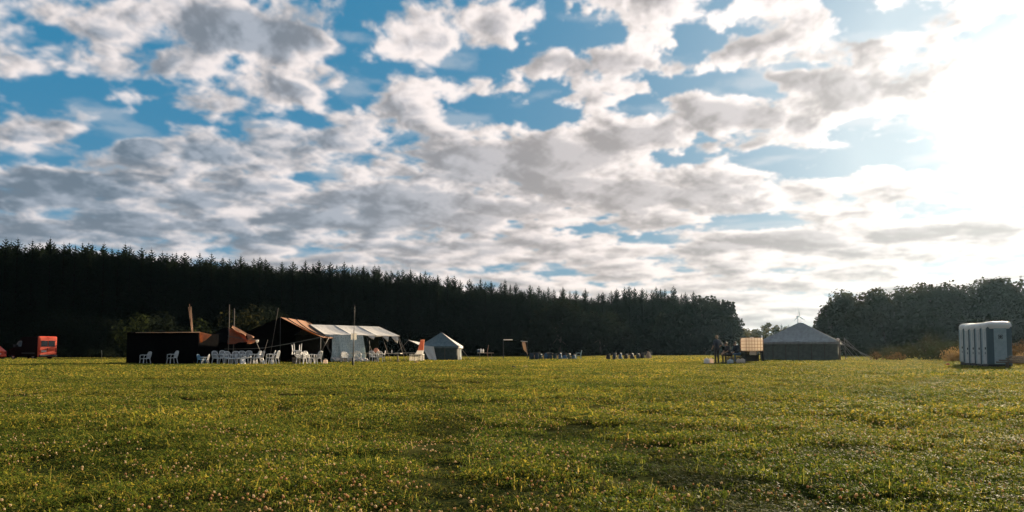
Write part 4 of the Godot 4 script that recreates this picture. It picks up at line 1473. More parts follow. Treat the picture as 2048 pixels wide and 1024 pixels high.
func build_chairs() -> void:
	var c0 := make_chair("plastic_chair", "", M.plastic)
	var group := "white plastic chairs of the camp"
	var list := [[292, 54.6 - 3.2, -38, "white chair alone before the left half of the flat dark tent"], [346, 51.2, -42, "white chair alone before the right half of the flat dark tent"],
		[437, 50.4, 62, "leftmost white chair of the row under the rust awning, its back edge sunlit"], [452, 51.0, 58, "second white chair in the row under the rust awning"], [461, 50.2, 55, "third white chair in the row under the rust awning"], [474, 50.6, 25, "fourth white chair in the row, seen from its front"], [483, 51.2, 10, "fifth white chair in the row, behind the fourth"],
		[494, 51.0, -10, "white chair right behind the overturned one"], [512, 50.8, -48, "white chair just right of the overturned one"], [519, 51.8, -60, "rearmost white chair at the right end of the row"],
		[541, 50.6, -70, "dim white chair turned away, left one of the pair by the leaning pole"], [549, 50.2, -95, "sunlit white chair, right one of the pair by the leaning pole"], [604, 51.0, 168, "white chair showing its back under the two upturned legs"], [619, 52.0, 140, "dim white chair left of the brightest sunlit chair"], [634, 50.6, -112, "brightest sunlit white chair left of the white jerrycan"],
		[690, 58.6, 20, "white chair at the left end of the marquee table"], [716, 58.8, 185, "white chair by the middle of the marquee table, right of the sign"], [748, 59.4, 40, "white chair under the torn marquee edge by the pink bundle"], [762, 60.0, 170, "white chair between the two marquee tables"]]
	for i in list.size():
		var e: Array = list[i]
		if i == 0:
			c0.position = spot(e[0], e[1])
			c0.rotation_degrees.y = e[2]
			tag(c0, e[3], "chair", group)
		else:
			copy(c0, spot(e[0], e[1]), e[2], e[3], group)
	# one lying on its back, one upside down on another
	var o := copy(c0, spot(499, 49.6), 0.0, "overturned white chair lying on the grass before the row", group)
	o.rotation_degrees = Vector3(-98, 70, 0)
	o.position.y += 0.30
	o = copy(c0, spot(594, 52.4), 0.0, "white chair upside down, its legs in the air catching the sun", group)
	o.rotation_degrees = Vector3(172, 30, 0)
	o.position.y += 1.32
	var k := thing("wooden_crate", "dark wooden crate under the upside-down chair", "crate", spot(594, 52.5), 15.0)
	make_crate(k, Vector3(0.55, 0.44, 0.5), M.grey_wood)
	# two small chairs in front
	var b := make_chair("small_chair", "small blue child's chair on the grass right of the flat tent", M.blue_plastic)
	b.position = spot(404, 48.6)
	b.rotation_degrees.y = 80.0
	b.scale = Vector3.ONE * 0.70
	b = make_chair("small_chair", "small white child's chair beside the small blue one", M.plastic)
	b.position = spot(412, 48.4)
	b.rotation_degrees.y = -85.0
	b.scale = Vector3.ONE * 0.70

func make_crate(t: Node3D, size: Vector3, m: Material) -> void:
	for s in [-1.0, 1.0]:
		for j in 3:
			var st := start()
			box(st, Vector3(0, size.y * (0.17 + 0.33 * j), s * (size.z * 0.5 - 0.01)), Vector3(size.x, size.y * 0.26, 0.018), Basis.IDENTITY, 0.003)
			obj("slat", st, m, t)
			st = start()
			box(st, Vector3(s * (size.x * 0.5 - 0.01), size.y * (0.17 + 0.33 * j), 0), Vector3(0.018, size.y * 0.26, size.z - 0.045), Basis.IDENTITY, 0.003)
			obj("slat", st, m, t)
	for j in 3:
		var st := start()
		box(st, Vector3(0, size.y + 0.01, size.z * (-0.33 + 0.33 * j)), Vector3(size.x, 0.018, size.z * 0.30), Basis.IDENTITY, 0.003)
		obj("lid_board", st, m, t)

func make_table(called: String, label: String, l: float, w: float, m: Material, at_: Vector3, turn: float, group := "") -> Node3D:
	var t := thing(called, label, "table", at_, turn, group)
	for j in 3:
		var st := start()
		box(st, Vector3(0, 0.735, w * (-0.335 + 0.335 * j)), Vector3(l, 0.04, w * 0.32), Basis.IDENTITY, 0.006)
		obj("board", st, m, t)
	for s in [-1.0, 1.0]:
		for z in [-1.0, 1.0]:
			var st := start()
			tube(st, [Vector3(s * l * 0.40, 0, z * w * 0.42), Vector3(s * l * 0.36, 0.715, -z * w * 0.30)], 0.022, 0.022, 5)
			obj("leg", st, M.grey_wood, t)
		var st := start()
		box(st, Vector3(s * l * 0.37, 0.70, 0), Vector3(0.05, 0.028, w * 0.8))
		obj("batten", st, M.grey_wood, t)
	return t

func bottle(called: String, label: String, at_: Vector3, h: float, r: float, m: Material, group := "") -> Node3D:
	var t := thing(called, label, "bottle", at_, 0.0, group)
	var st := start(true)
	lathe(st, Vector3.ZERO, [Vector2(0.0, 0.0), Vector2(r, 0.004), Vector2(r, h * 0.66), Vector2(r * 0.45, h * 0.82), Vector2(r * 0.4, h * 0.94)], 10)
	obj("body", st, m, t)
	st = start(true)
	lathe(st, Vector3.ZERO, [Vector2(r * 0.48, h * 0.92), Vector2(r * 0.48, h), Vector2(0.0, h)], 8)
	obj("cap", st, M.trim_black, t)
	return t

func jerrycan(label: String, at_: Vector3, turn: float, size: Vector3, m: Material, group := "") -> Node3D:
	var t := thing("jerrycan", label, "jerrycan", at_, turn, group)
	var st := start()
	box(st, Vector3(0, size.y * 0.44, 0), Vector3(size.x, size.y * 0.88, size.z), Basis.IDENTITY, minf(size.x, size.z) * 0.16)
	obj("body", st, m, t)
	st = start(true)
	tube(st, [Vector3(-size.x * 0.28, size.y * 0.86, 0), Vector3(-size.x * 0.2, size.y * 1.0, 0), Vector3(size.x * 0.12, size.y * 1.0, 0), Vector3(size.x * 0.2, size.y * 0.86, 0)], size.x * 0.06, size.x * 0.06, 6)
	obj("handle", st, m, t)
	st = start(true)
	lathe(st, Vector3(size.x * 0.34, size.y * 0.86, 0), [Vector2(size.x * 0.1, 0), Vector2(size.x * 0.1, size.y * 0.1), Vector2(0, size.y * 0.1)], 8)
	obj("cap", st, M.trim_black, t)
	return t

func bundle(called: String, label: String, category: String, at_: Vector3, size: Vector3, m: Material, sd: int) -> Node3D:
	var st := start(true)
	var r := RandomNumberGenerator.new()
	r.seed = sd
	var rings := []
	for j in 6:
		var ring := []
		for k in 10:
			var a := TAU * k / 10.0
			var f := PI * (0.06 + 0.5 * j / 5.0)
			ring.append(Vector3(cos(a) * cos(f - 0.18), sin(f - 0.18), sin(a) * cos(f - 0.18)) * size * Vector3(0.5, 1, 0.5) * r.randf_range(0.82, 1.12))
		rings.append(ring)
	for j in 5:
		for k in 10:
			var k2 := (k + 1) % 10
			quad(st, rings[j][k], rings[j + 1][k], rings[j + 1][k2], rings[j][k2])
	return mesh_thing(called, st, m, label, category, at_)

func build_camp_goods() -> void:
	# sign on its post
	var foot := spot(707, 43.5)
	var t := thing("sign_post", "dark thin post on the grass with a white paper sign before the marquee", "sign", foot)
	var st := start(true)
	tube(st, [Vector3.ZERO, Vector3(0.01, 1.1, 0), Vector3(0.03, 2.05, 0)], 0.035, 0.022, 6)
	obj("post", st, M.iron, t)
	st = start(true)
	tube(st, [Vector3(0.03, 2.0, 0), Vector3(0.05, 2.8, 0), Vector3(0.06, 3.4, 0)], 0.012, 0.006, 5)
	obj("whip", st, M.iron, t)
	st = start()
	box(st, Vector3(0.03, 1.68, 0.035), Vector3(0.31, 0.36, 0.012), Basis(Vector3.FORWARD, 0.04), 0.003)
	obj("paper", st, M.paper, t)
	st = start(true)
	tube(st, [Vector3(0, 0.0, 0.03), Vector3(0.005, 0.55, 0.03)], 0.06, 0.05, 6)
	obj("sleeve", st, M.trim_black, t)
	# tables under and beside the marquee
	var g := "tables of the camp"
	make_table("trestle_table", "long pale table under the left of the marquee, behind the sign", 2.1, 0.75, M.pale_wood, spot(712, 60.2), 8.0, g)
	var ta := make_table("trestle_table", "long pale table under the open right half of the marquee", 2.1, 0.75, M.pale_wood, spot(776, 61.0), -5.0, g)
	make_table("trestle_table", "narrow pale table between marquee and slatted bench", 1.7, 0.5, M.pale_wood, spot(812, 63.0), 6.0, g)
	var tb := make_table("trestle_table", "pale table alone right of the pyramid tent", 1.55, 0.7, M.pale_wood, spot(971, 77.0), 4.0, g)
	var up := Vector3(0, 0.757, 0)
	bundle("cloth_bundle", "pinkish cloth bundle on the marquee table under the torn edge", "bundle", spot(753, 60.9) + up, Vector3(0.55, 0.32, 0.4), M.pink_cloth, 3)
	bottle("bottle", "white bottle on the marquee table right of the pink bundle", spot(771, 61.0) + up, 0.22, 0.05, M.plastic)
	bottle("bottle", "slim white bottle near the right end of the marquee table", spot(784, 61.0) + up, 0.26, 0.04, M.plastic)
	bottle("bottle", "left one of two tall white bottles on the lone table", spot(962, 77.0) + up, 0.46, 0.075, M.plastic)
	bottle("bottle", "right one of two tall white bottles on the lone table", spot(966.5, 77.0) + up, 0.42, 0.075, M.plastic)
	t = thing("cooking_pot", "dark pot on the left end of the lone table", "pot", spot(957.5, 77.0) + up)
	st = start(true)
	lathe(st, Vector3.ZERO, [Vector2(0.0, 0.0), Vector2(0.15, 0.0), Vector2(0.16, 0.28), Vector2(0.15, 0.28), Vector2(0.0, 0.27)], 12)
	obj("body", st, M.navy_cloth, t)
	st = start(true)
	lathe(st, Vector3(0, 0.29, 0), [Vector2(0.165, -0.01), Vector2(0.12, 0.03), Vector2(0.02, 0.05), Vector2(0.02, 0.08), Vector2(0.0, 0.08)], 12)
	obj("lid", st, M.steel, t)
	st = start(true)
	tube(st, [Vector3(0, 0, 0), Vector3(-0.12, 0.75, 0.0), Vector3(0.02, 1.50, 0.02)], 0.035, 0.025, 6)
	mesh_thing("walking_stick", st, M.spar, "brown stick standing upright against the lone table", "stick", spot(977, 76.3))
	# white slatted bench with an orange back
	t = thing("slatted_bench", "white slatted bench with a tall curved orange back before the pyramid tent", "bench", spot(834, 64.0), -8.0)
	for k in 8:
		st = start()
		box(st, Vector3(-0.48 + 0.137 * k, 0.31, 0.26), Vector3(0.10, 0.60, 0.025), Basis.IDENTITY, 0.006)
		obj("front_slat", st, M.paper, t)
	st = start()
	box(st, Vector3(0, 0.64, 0), Vector3(1.08, 0.05, 0.6), Basis.IDENTITY, 0.012)
	obj("seat", st, M.paper, t)
	st = start(true)
	cloth(st, Vector3(0.28, 1.78, -0.1), Vector3(0.60, 1.80, -0.1), Vector3(0.58, 0.95, 0.1), Vector3(0.10, 0.95, 0.1), Vector3(0.08, 0, 0), 0.02, 0.6, 8, 8, 0.05)
	var back := obj("back", st, M.orange_cloth, t)
	st = start(true)
	cloth(st, Vector3(0.10, 0.95, 0.115), Vector3(0.58, 0.95, 0.115), Vector3(0.56, 0.66, 0.2), Vector3(-0.10, 0.66, 0.2), Vector3(0.0, 0, 0), 0.01, 0.6, 8, 5, 0.05)
	obj("back_foot", st, M.paper, back)
	for s in [-1.0, 1.0]:
		st = start()
		box(st, Vector3(0.5 * s, 0.31, -0.24), Vector3(0.06, 0.62, 0.06), Basis.IDENTITY, 0.006)
		obj("leg", st, M.paper, t)
	# jerrycans and cups on the grass
	jerrycan("tall pale jerrycan in the sun left of the marquee curtain", spot(652, 52.0), 30.0, Vector3(0.24, 0.42, 0.2), M.jug)
	jerrycan("small white jerrycan between the pair of chairs and the leaning pole", spot(528, 49.8), 20.0, Vector3(0.15, 0.36, 0.14), M.plastic)
	jerrycan("small white jerrycan before the sunlit chair of the pair", spot(545, 49.4), 10.0, Vector3(0.15, 0.36, 0.14), M.plastic)
	# dark rack with a pale rail
	foot = spot(1032, 86.0)
	t = thing("storage_rack", "dark tarp-covered rack with a pale rail before the wood, left of the rucksacks", "rack", foot)
	for x in [-1.35, 1.2]:
		for z in [-0.8, 0.8]:
			st = start()
			tube(st, [Vector3(x, 0, z), Vector3(x, 2.08, z)], 0.035, 0.035, 6)
			obj("post", st, M.iron, t)
	st = start(true)
	cloth(st, Vector3(-1.4, 2.12, -0.85), Vector3(1.3, 2.08, -0.85), Vector3(1.3, 2.04, 0.85), Vector3(-1.4, 2.1, 0.85), Vector3(0, -0.12, 0), 0.02, 2.0, 12, 6)
	obj("tarp_roof", st, M.black_canvas, t)
	st = start()
	box(st, Vector3(-0.85, 2.12, 0.92), Vector3(0.95, 0.09, 0.06), Basis.IDENTITY, 0.01)
	obj("pale_rail", st, M.paper, t)
	st = start()
	box(st, Vector3(0.85, 1.95, 0.92), Vector3(0.72, 0.07, 0.06), Basis(Vector3.FORWARD, 0.08), 0.01)
	obj("pale_rail", st, M.paper, t)
	st = start(true)
	cloth(st, Vector3(0.62, 1.90, 0.95), Vector3(0.95, 1.88, 0.9), Vector3(1.25, 0.55, 0.9), Vector3(0.75, 1.15, 0.95), Vector3(0.1, -0.1, 0.1), 0.06, 1.5, 12, 8)
	obj("hanging_cloth", st, M.tan_cloth, t)
	# rucksacks in two rows
	var pack := make_rucksack()
	var g1 := "rucksacks in the longer row"
	var g2 := "rucksacks in the shorter row"
	var r := RandomNumberGenerator.new()
	r.seed = 5
	var tones := [M.navy_cloth, M.teal_cloth, M.black_cloth, M.navy_cloth, M.blue_cloth]
	var words := ["navy", "teal", "black", "navy", "blue"]
	for i in 18:
		var first := i < 10
		var j := i if first else i - 10
		var tone := (i * 3 + i / 4) % 5
		var px := 1063.0 + 9.4 * j if first else 1216.0 + 11.6 * j
		var label := "%s rucksack, %s from the left in the %s row of rucksacks" % [words[tone], ORDER[j], "longer" if first else "shorter"]
		var o: Node3D = pack if i == 0 else copy(pack, Vector3.ZERO, 0.0, label, "")
		o.set_meta("label", label)
		o.set_meta("group", g1 if first else g2)
		o.position = spot(px + r.randf_range(-1.5, 1.5), 81.0 + r.randf_range(-0.4, 0.5))
		o.rotation_degrees.y = r.randf_range(-50, 70)
		o.scale = Vector3(r.randf_range(0.9, 1.25), r.randf_range(0.85, 1.12), r.randf_range(0.9, 1.2))
		for c in o.get_children():
			if kind_name(c.name) in ["body", "pocket", "lid"]:
				c.material_override = tones[tone]
	bundle("sleeping_bag", "large tan sleeping bag at the right end of the shorter row", "sleeping bag", spot(1296, 80.6), Vector3(0.6, 0.75, 0.6), M.tan_cloth, 12)
	bundle("kit_bag", "round bright blue bag in the right part of the longer row", "bag", spot(1129, 80.2), Vector3(0.7, 0.5, 0.5), M.blue_cloth, 14)
	var bc := make_chair("blue_chair", "pale blue plastic chair at the right end of the longer rucksack row", M.toilet_pale)
	bc.position = spot(1157, 79.0)
	bc.rotation_degrees.y = -100.0
	bc.scale = Vector3(0.95, 1.12, 0.95)
	# small things left on the grass
	bundle("crumpled_cloth", "small orange and white litter heap on the grass before the slatted bench", "litter", spot(833, 57.0), Vector3(0.5, 0.13, 0.3), M.pink_cloth, 21)
	bundle("dark_rag", "small dark rag on the grass, left of the pair in mid-meadow", "rag", spot(1026, 39.5), Vector3(0.30, 0.09, 0.22), M.black_cloth, 22)
	bundle("dark_rag", "longer dark rag on the grass, right of the pair in mid-meadow", "rag", spot(1050, 41.0), Vector3(0.5, 0.12, 0.25), M.tan_cloth, 23)
	# a low weed flower by the wood
	st = start(true)
	tube(st, [Vector3.ZERO, Vector3(0.02, 0.6, 0), Vector3(-0.03, 1.05, 0)], 0.03, 0.02, 5)
	mesh_thing("marker_stake", st, M.pale_wood, "short pale stake in the weeds between van and flat tent", "stake", spot(205, 96.0))

func make_rucksack() -> Node3D:
	var t := thing("rucksack", "", "rucksack")
	var st := start(true)
	lathe(st, Vector3.ZERO, [Vector2(0.0, 0.0), Vector2(0.17, 0.01), Vector2(0.22, 0.12), Vector2(0.21, 0.40), Vector2(0.16, 0.52), Vector2(0.0, 0.54)], 10, Vector3(1, 1, 0.75))
	obj("body", st, M.navy_cloth, t)
	st = start(true)
	lathe(st, Vector3(0, 0.50, 0.02), [Vector2(0.0, -0.03), Vector2(0.19, -0.01), Vector2(0.20, 0.05), Vector2(0.13, 0.12), Vector2(0.0, 0.13)], 10, Vector3(1, 1, 0.8))
	obj("lid", st, M.navy_cloth, t)
	st = start()
	box(st, Vector3(0, 0.20, 0.17), Vector3(0.26, 0.24, 0.10), Basis.IDENTITY, 0.03)
	obj("pocket", st, M.teal_cloth, t)
	for s in [-1.0, 1.0]:
		st = start(true)
		tube(st, [Vector3(0.10 * s, 0.50, -0.12), Vector3(0.13 * s, 0.42, -0.24), Vector3(0.13 * s, 0.2, -0.25), Vector3(0.14 * s, 0.06, -0.14)], 0.024, 0.02, 5)
		obj("strap", st, M.tan_cloth, t)
	st = start(true)
	tube(st, [Vector3(-0.26, 0.62, 0.0), Vector3(0.26, 0.62, 0.0)], 0.065, 0.065, 9)
	obj("rolled_mat", st, M.black_cloth, t)
	return t

# ------------------------------------------------------------------ people: one smooth skin over a skeleton of tapered bones
# bones: [from, to, radius from, radius to, colour]
func body_skin(st: SurfaceTool, bones: Array, cell: float, soft: float) -> void:
	var lo := Vector3.ONE * 99.0
	var hi := Vector3.ONE * -99.0
	for b in bones:
		var rr: float = maxf(b[2], b[3]) + soft + cell * 2.0
		for p in [b[0], b[1]]:
			lo = lo.min(p - Vector3.ONE * rr)
			hi = hi.max(p + Vector3.ONE * rr)
	var n := Vector3i(((hi - lo) / cell).ceil()) + Vector3i.ONE
	var f := PackedFloat32Array()
	f.resize(n.x * n.y * n.z)
	f.fill(0.5)
	var near := PackedFloat32Array()
	near.resize(f.size())
	near.fill(9.0)
	var who := PackedByteArray()
	who.resize(f.size())
	for bi in bones.size():
		var b: Array = bones[bi]
		var rr: float = maxf(b[2], b[3]) + soft + cell * 2.0
		var a0 := Vector3i(((b[0].min(b[1]) - Vector3.ONE * rr - lo) / cell).floor()).max(Vector3i.ZERO)
		var a1 := Vector3i(((b[0].max(b[1]) + Vector3.ONE * rr - lo) / cell).ceil()).min(n - Vector3i.ONE)
		var ax: Vector3 = b[1] - b[0]
		var l2 := maxf(ax.length_squared(), 1e-9)
		for z in range(a0.z, a1.z + 1):
			for y in range(a0.y, a1.y + 1):
				for x in range(a0.x, a1.x + 1):
					var p := lo + Vector3(x, y, z) * cell
					var t := clampf((p - b[0]).dot(ax) / l2, 0.0, 1.0)
					var d: float = (p - b[0] - ax * t).length() - lerpf(b[2], b[3], t)
					var k := (z * n.y + y) * n.x + x
					if d < near[k]:
						near[k] = d
						who[k] = bi
					var h := clampf(0.5 + 0.5 * (f[k] - d) / soft, 0.0, 1.0)
					f[k] = lerpf(f[k], d, h) - soft * h * (1.0 - h)
	var vert := {}
	var steps := [1, n.x, n.x * n.y]
	for z in n.z - 1:
		for y in n.y - 1:
			for x in n.x - 1:
				var k := (z * n.y + y) * n.x + x
				var inside := 0
				for c in 8:
					if f[k + (c & 1) + ((c >> 1) & 1) * steps[1] + (c >> 2) * steps[2]] < 0.0:
						inside += 1
				if inside == 0 or inside == 8:
					continue
				var sum := Vector3.ZERO
				var m := 0
				for e in 12:
					var axis := e / 4
					var o := [[0, 2, 4, 6], [0, 1, 4, 5], [0, 1, 2, 3]][axis][e % 4] as int
					var c2 := o + (1 << axis)
					var fa := f[k + (o & 1) + ((o >> 1) & 1) * steps[1] + (o >> 2) * steps[2]]
					var fb := f[k + (c2 & 1) + ((c2 >> 1) & 1) * steps[1] + (c2 >> 2) * steps[2]]
					if (fa < 0.0) != (fb < 0.0):
						var t := fa / (fa - fb)
						var pa := Vector3(o & 1, (o >> 1) & 1, o >> 2)
						pa[axis] += t
						sum += pa
						m += 1
				vert[k] = lo + (Vector3(x, y, z) + sum / m) * cell
	for k in vert:
		for axis in 3:
			var s0: int = steps[axis]
			var s1: int = steps[(axis + 1) % 3]
			var s2: int = steps[(axis + 2) % 3]
			var fa := f[k]
			var fb := f[k + s0]
			if (fa < 0.0) == (fb < 0.0):
				continue
			if not (vert.has(k - s1) and vert.has(k - s2) and vert.has(k - s1 - s2)):
				continue
			var q := [vert[k], vert[k - s1], vert[k - s1 - s2], vert[k - s2]]
			var c: Color = bones[who[k]][4]
			st.set_color(c)
			if fa < 0.0:
				quad(st, q[3], q[2], q[1], q[0])
			else:
				quad(st, q[0], q[1], q[2], q[3])

func hand_bones(wrist: Vector3, along: Vector3, thumb: Vector3, curl: Vector3, skin_tone: Color) -> Array:
	var out := []
	var a := along.normalized()
	var side := (thumb - a * thumb.dot(a)).normalized()
	out.append([wrist, wrist + a * 0.085, 0.026, 0.036, skin_tone])
	for i in 4:
		var root := wrist + a * 0.085 + side * (0.030 - 0.020 * i)
		var l := [0.072, 0.080, 0.074, 0.058][i] as float
		var mid := root + a * l * 0.55 + curl * l * 0.18
		out.append([root, mid, 0.0095, 0.009, skin_tone])
		out.append([mid, mid + a * l * 0.28 + curl * l * 0.42, 0.009, 0.0075, skin_tone])
	var tr := wrist + a * 0.030 + side * 0.030
	out.append([tr, tr + a * 0.032 + side * 0.030, 0.012, 0.010, skin_tone])
	out.append([tr + a * 0.032 + side * 0.030, tr + a * 0.062 + side * 0.034 + curl * 0.01, 0.010, 0.008, skin_tone])
	return out

# joints: pelvis, chest, neck, head, and for each side (0 the figure's left) shoulder elbow wrist hip knee ankle toe; the figure's front is face
func person(called: String, label: String, at_: Vector3, turn: float, j: Dictionary, shirt: Color, trousers: Color, shoe: Color, hair: Material, sleeve_short: bool) -> void:
	var t := thing(called, label, "person", at_, turn)
	var skin_tone := Color(0.40, 0.235, 0.16)
	var b := []
	b.append([j.pelvis + Vector3(-0.07, 0, 0), j.pelvis + Vector3(0.07, 0, 0), 0.115, 0.115, trousers])
	b.append([j.pelvis + Vector3(0, 0.06, 0), j.chest, 0.125, 0.15, shirt])
	b.append([j.chest + Vector3(-0.08, 0.0, 0), j.chest + Vector3(0.08, 0.0, 0), 0.125, 0.125, shirt])
	b.append([j.chest, j.neck, 0.11, 0.062, shirt])
	b.append([j.shoulder[0], j.shoulder[1], 0.07, 0.07, shirt])
	b.append([j.neck, j.head - j.up * 0.06, 0.055, 0.052, skin_tone])
	for s in 2:
		b.append([j.shoulder[s], j.elbow[s], 0.060, 0.046, shirt])
		b.append([j.elbow[s], j.wrist[s], 0.044, 0.030, skin_tone if sleeve_short else shirt])
		b.append([j.hip[s], j.knee[s], 0.095, 0.064, trousers])
		b.append([j.knee[s], j.ankle[s], 0.064, 0.046, trousers])
		b.append([j.ankle[s] + Vector3(0, -0.03, 0), j.toe[s], 0.045, 0.036, shoe])
	var st := start(true)
	body_skin(st, b, 0.020, 0.045)
	# head with brow, nose, chin, ears
	var h: Vector3 = j.head
	var fw: Vector3 = j.face
	var up: Vector3 = j.up
	var rt := fw.cross(up).normalized()
	var hb := [[h + up * 0.035 - fw * 0.015, h + up * 0.02 + fw * 0.01, 0.088, 0.086, skin_tone], [h - up * 0.01 + fw * 0.03, h - up * 0.075 + fw * 0.055, 0.066, 0.036, skin_tone], [h + up * 0.012 + fw * 0.092, h - up * 0.028 + fw * 0.112, 0.011, 0.016, skin_tone], [h - up * 0.06 - fw * 0.01, h - up * 0.15 - fw * 0.02, 0.054, 0.056, skin_tone],
		[h - up * 0.052 + fw * 0.088 - rt * 0.018, h - up * 0.052 + fw * 0.088 + rt * 0.018, 0.010, 0.010, Color(0.33, 0.13, 0.10)]]
	for s in [-1.0, 1.0]:
		hb.append([h + rt * 0.088 * s + up * 0.02, h + rt * 0.090 * s - up * 0.02, 0.014, 0.010, skin_tone])
		hb.append([h + rt * 0.032 * s + up * 0.008 + fw * 0.088, h + rt * 0.034 * s + up * 0.008 + fw * 0.090, 0.010, 0.010, Color(0.05, 0.04, 0.035)])
	body_skin(st, hb, 0.008, 0.012)
	for s in 2:
		var al: Vector3 = (j.wrist[s] - j.elbow[s]).normalized()
		body_skin(st, hand_bones(j.wrist[s], al, fw, (fw * 0.3 - up).normalized(), skin_tone), 0.005, 0.006)
	obj("body", st, M.body, t)
	st = start(true)
	body_skin(st, [[h + up * 0.05 - fw * 0.02, h + up * 0.045 + fw * 0.012, 0.094, 0.086, Color.WHITE], [h + up * 0.03 - fw * 0.045, h - up * 0.045 - fw * 0.05, 0.08, 0.062, Color.WHITE]], 0.010, 0.02)
	obj("hair", st, hair, t)

func build_right() -> void:
	# people by the water tank
	var s := Vector3(0.19, 1.43, 0)
	person("person", "person standing with back to us in dark clothes beside the white jerrycan", spot(1433.5, 49.6), 205.0, {
		"pelvis": Vector3(0, 0.94, 0), "chest": Vector3(0.0, 1.30, 0.02), "neck": Vector3(0, 1.50, 0.02), "head": Vector3(-0.02, 1.635, 0.04), "face": Vector3(-0.45, -0.12, 0.88).normalized(), "up": Vector3(0.10, 0.98, 0.12).normalized(),
		"shoulder": [Vector3(0.19, 1.42, 0.0), Vector3(-0.19, 1.42, 0.0)], "elbow": [Vector3(0.30, 1.17, -0.05), Vector3(-0.33, 1.19, -0.08)], "wrist": [Vector3(0.24, 1.00, 0.14), Vector3(-0.24, 1.02, 0.12)],
		"hip": [Vector3(0.09, 0.92, 0), Vector3(-0.09, 0.92, 0)], "knee": [Vector3(0.12, 0.50, 0.03), Vector3(-0.11, 0.50, 0.05)], "ankle": [Vector3(0.13, 0.09, 0.0), Vector3(-0.13, 0.09, 0.03)], "toe": [Vector3(0.16, 0.035, 0.14), Vector3(-0.16, 0.035, 0.17)]},
		Color(0.020, 0.030, 0.045), Color(0.022, 0.022, 0.026), Color(0.03, 0.02, 0.015), M.hair, true)
	var sit := {
		"pelvis": Vector3(0, 0.55, 0), "chest": Vector3(0.0, 0.90, 0.14), "neck": Vector3(0, 1.08, 0.22), "head": Vector3(0.0, 1.21, 0.29), "face": Vector3(0.1, -0.35, 0.93).normalized(), "up": Vector3(0.0, 0.93, 0.36).normalized(),
		"shoulder": [Vector3(0.18, 1.02, 0.16), Vector3(-0.18, 1.02, 0.16)], "elbow": [Vector3(0.25, 0.78, 0.28), Vector3(-0.25, 0.78, 0.26)], "wrist": [Vector3(0.12, 0.68, 0.46), Vector3(-0.13, 0.66, 0.45)],
		"hip": [Vector3(0.09, 0.52, 0.03), Vector3(-0.09, 0.52, 0.03)], "knee": [Vector3(0.16, 0.53, 0.45), Vector3(-0.16, 0.53, 0.44)], "ankle": [Vector3(0.15, 0.09, 0.42), Vector3(-0.15, 0.09, 0.40)], "toe": [Vector3(0.18, 0.035, 0.57), Vector3(-0.18, 0.035, 0.55)]}
	person("person", "seated person in dark clothes leaning forward, between the standing one and the tank", spot(1459.0, 50.6), -70.0, sit, Color(0.025, 0.030, 0.032), Color(0.026, 0.022, 0.02), Color(0.02, 0.02, 0.02), M.hair_dark, true)
	var crate := thing("wooden_crate", "dark crate under the seated person in the middle", "crate", spot(1459.5, 50.7), 20.0)
	make_crate(crate, Vector3(0.42, 0.40, 0.42), M.grey_wood)
	person("person", "seated person in blue jeans just left of the water tank", spot(1476.0, 51.6), -62.0, sit, Color(0.03, 0.045, 0.06), Color(0.05, 0.12, 0.21), Color(0.25, 0.22, 0.2), M.hair_dark, false)
	crate = thing("wooden_crate", "dark crate under the seated person in jeans", "crate", spot(1476.5, 51.7), -15.0)
	make_crate(crate, Vector3(0.42, 0.40, 0.42), M.grey_wood)
	jerrycan("large white jerrycan left of the standing person, its left part", spot(1412.5, 49.2), 25.0, Vector3(0.26, 0.42, 0.30), M.plastic, "")
	jerrycan("large pinkish white jerrycan beside the standing person's feet", spot(1421.0, 49.4), 15.0, Vector3(0.26, 0.41, 0.30), M.jug, "")
	jerrycan("bluish jerrycan at the feet of the person in jeans", spot(1459.5, 48.9), 35.0, Vector3(0.34, 0.30, 0.26), M.toilet_white, "")
	jerrycan("orange-tinted jerrycan below the water tank, the left one", spot(1476.0, 49.2), -20.0, Vector3(0.26, 0.34, 0.24), M.jug, "")
	jerrycan("orange-tinted jerrycan below the water tank, the right one", spot(1484.0, 49.4), 10.0, Vector3(0.26, 0.34, 0.24), M.tank, "")
	build_tank()
	build_big_tent()
	build_toilets()
	build_scrub()

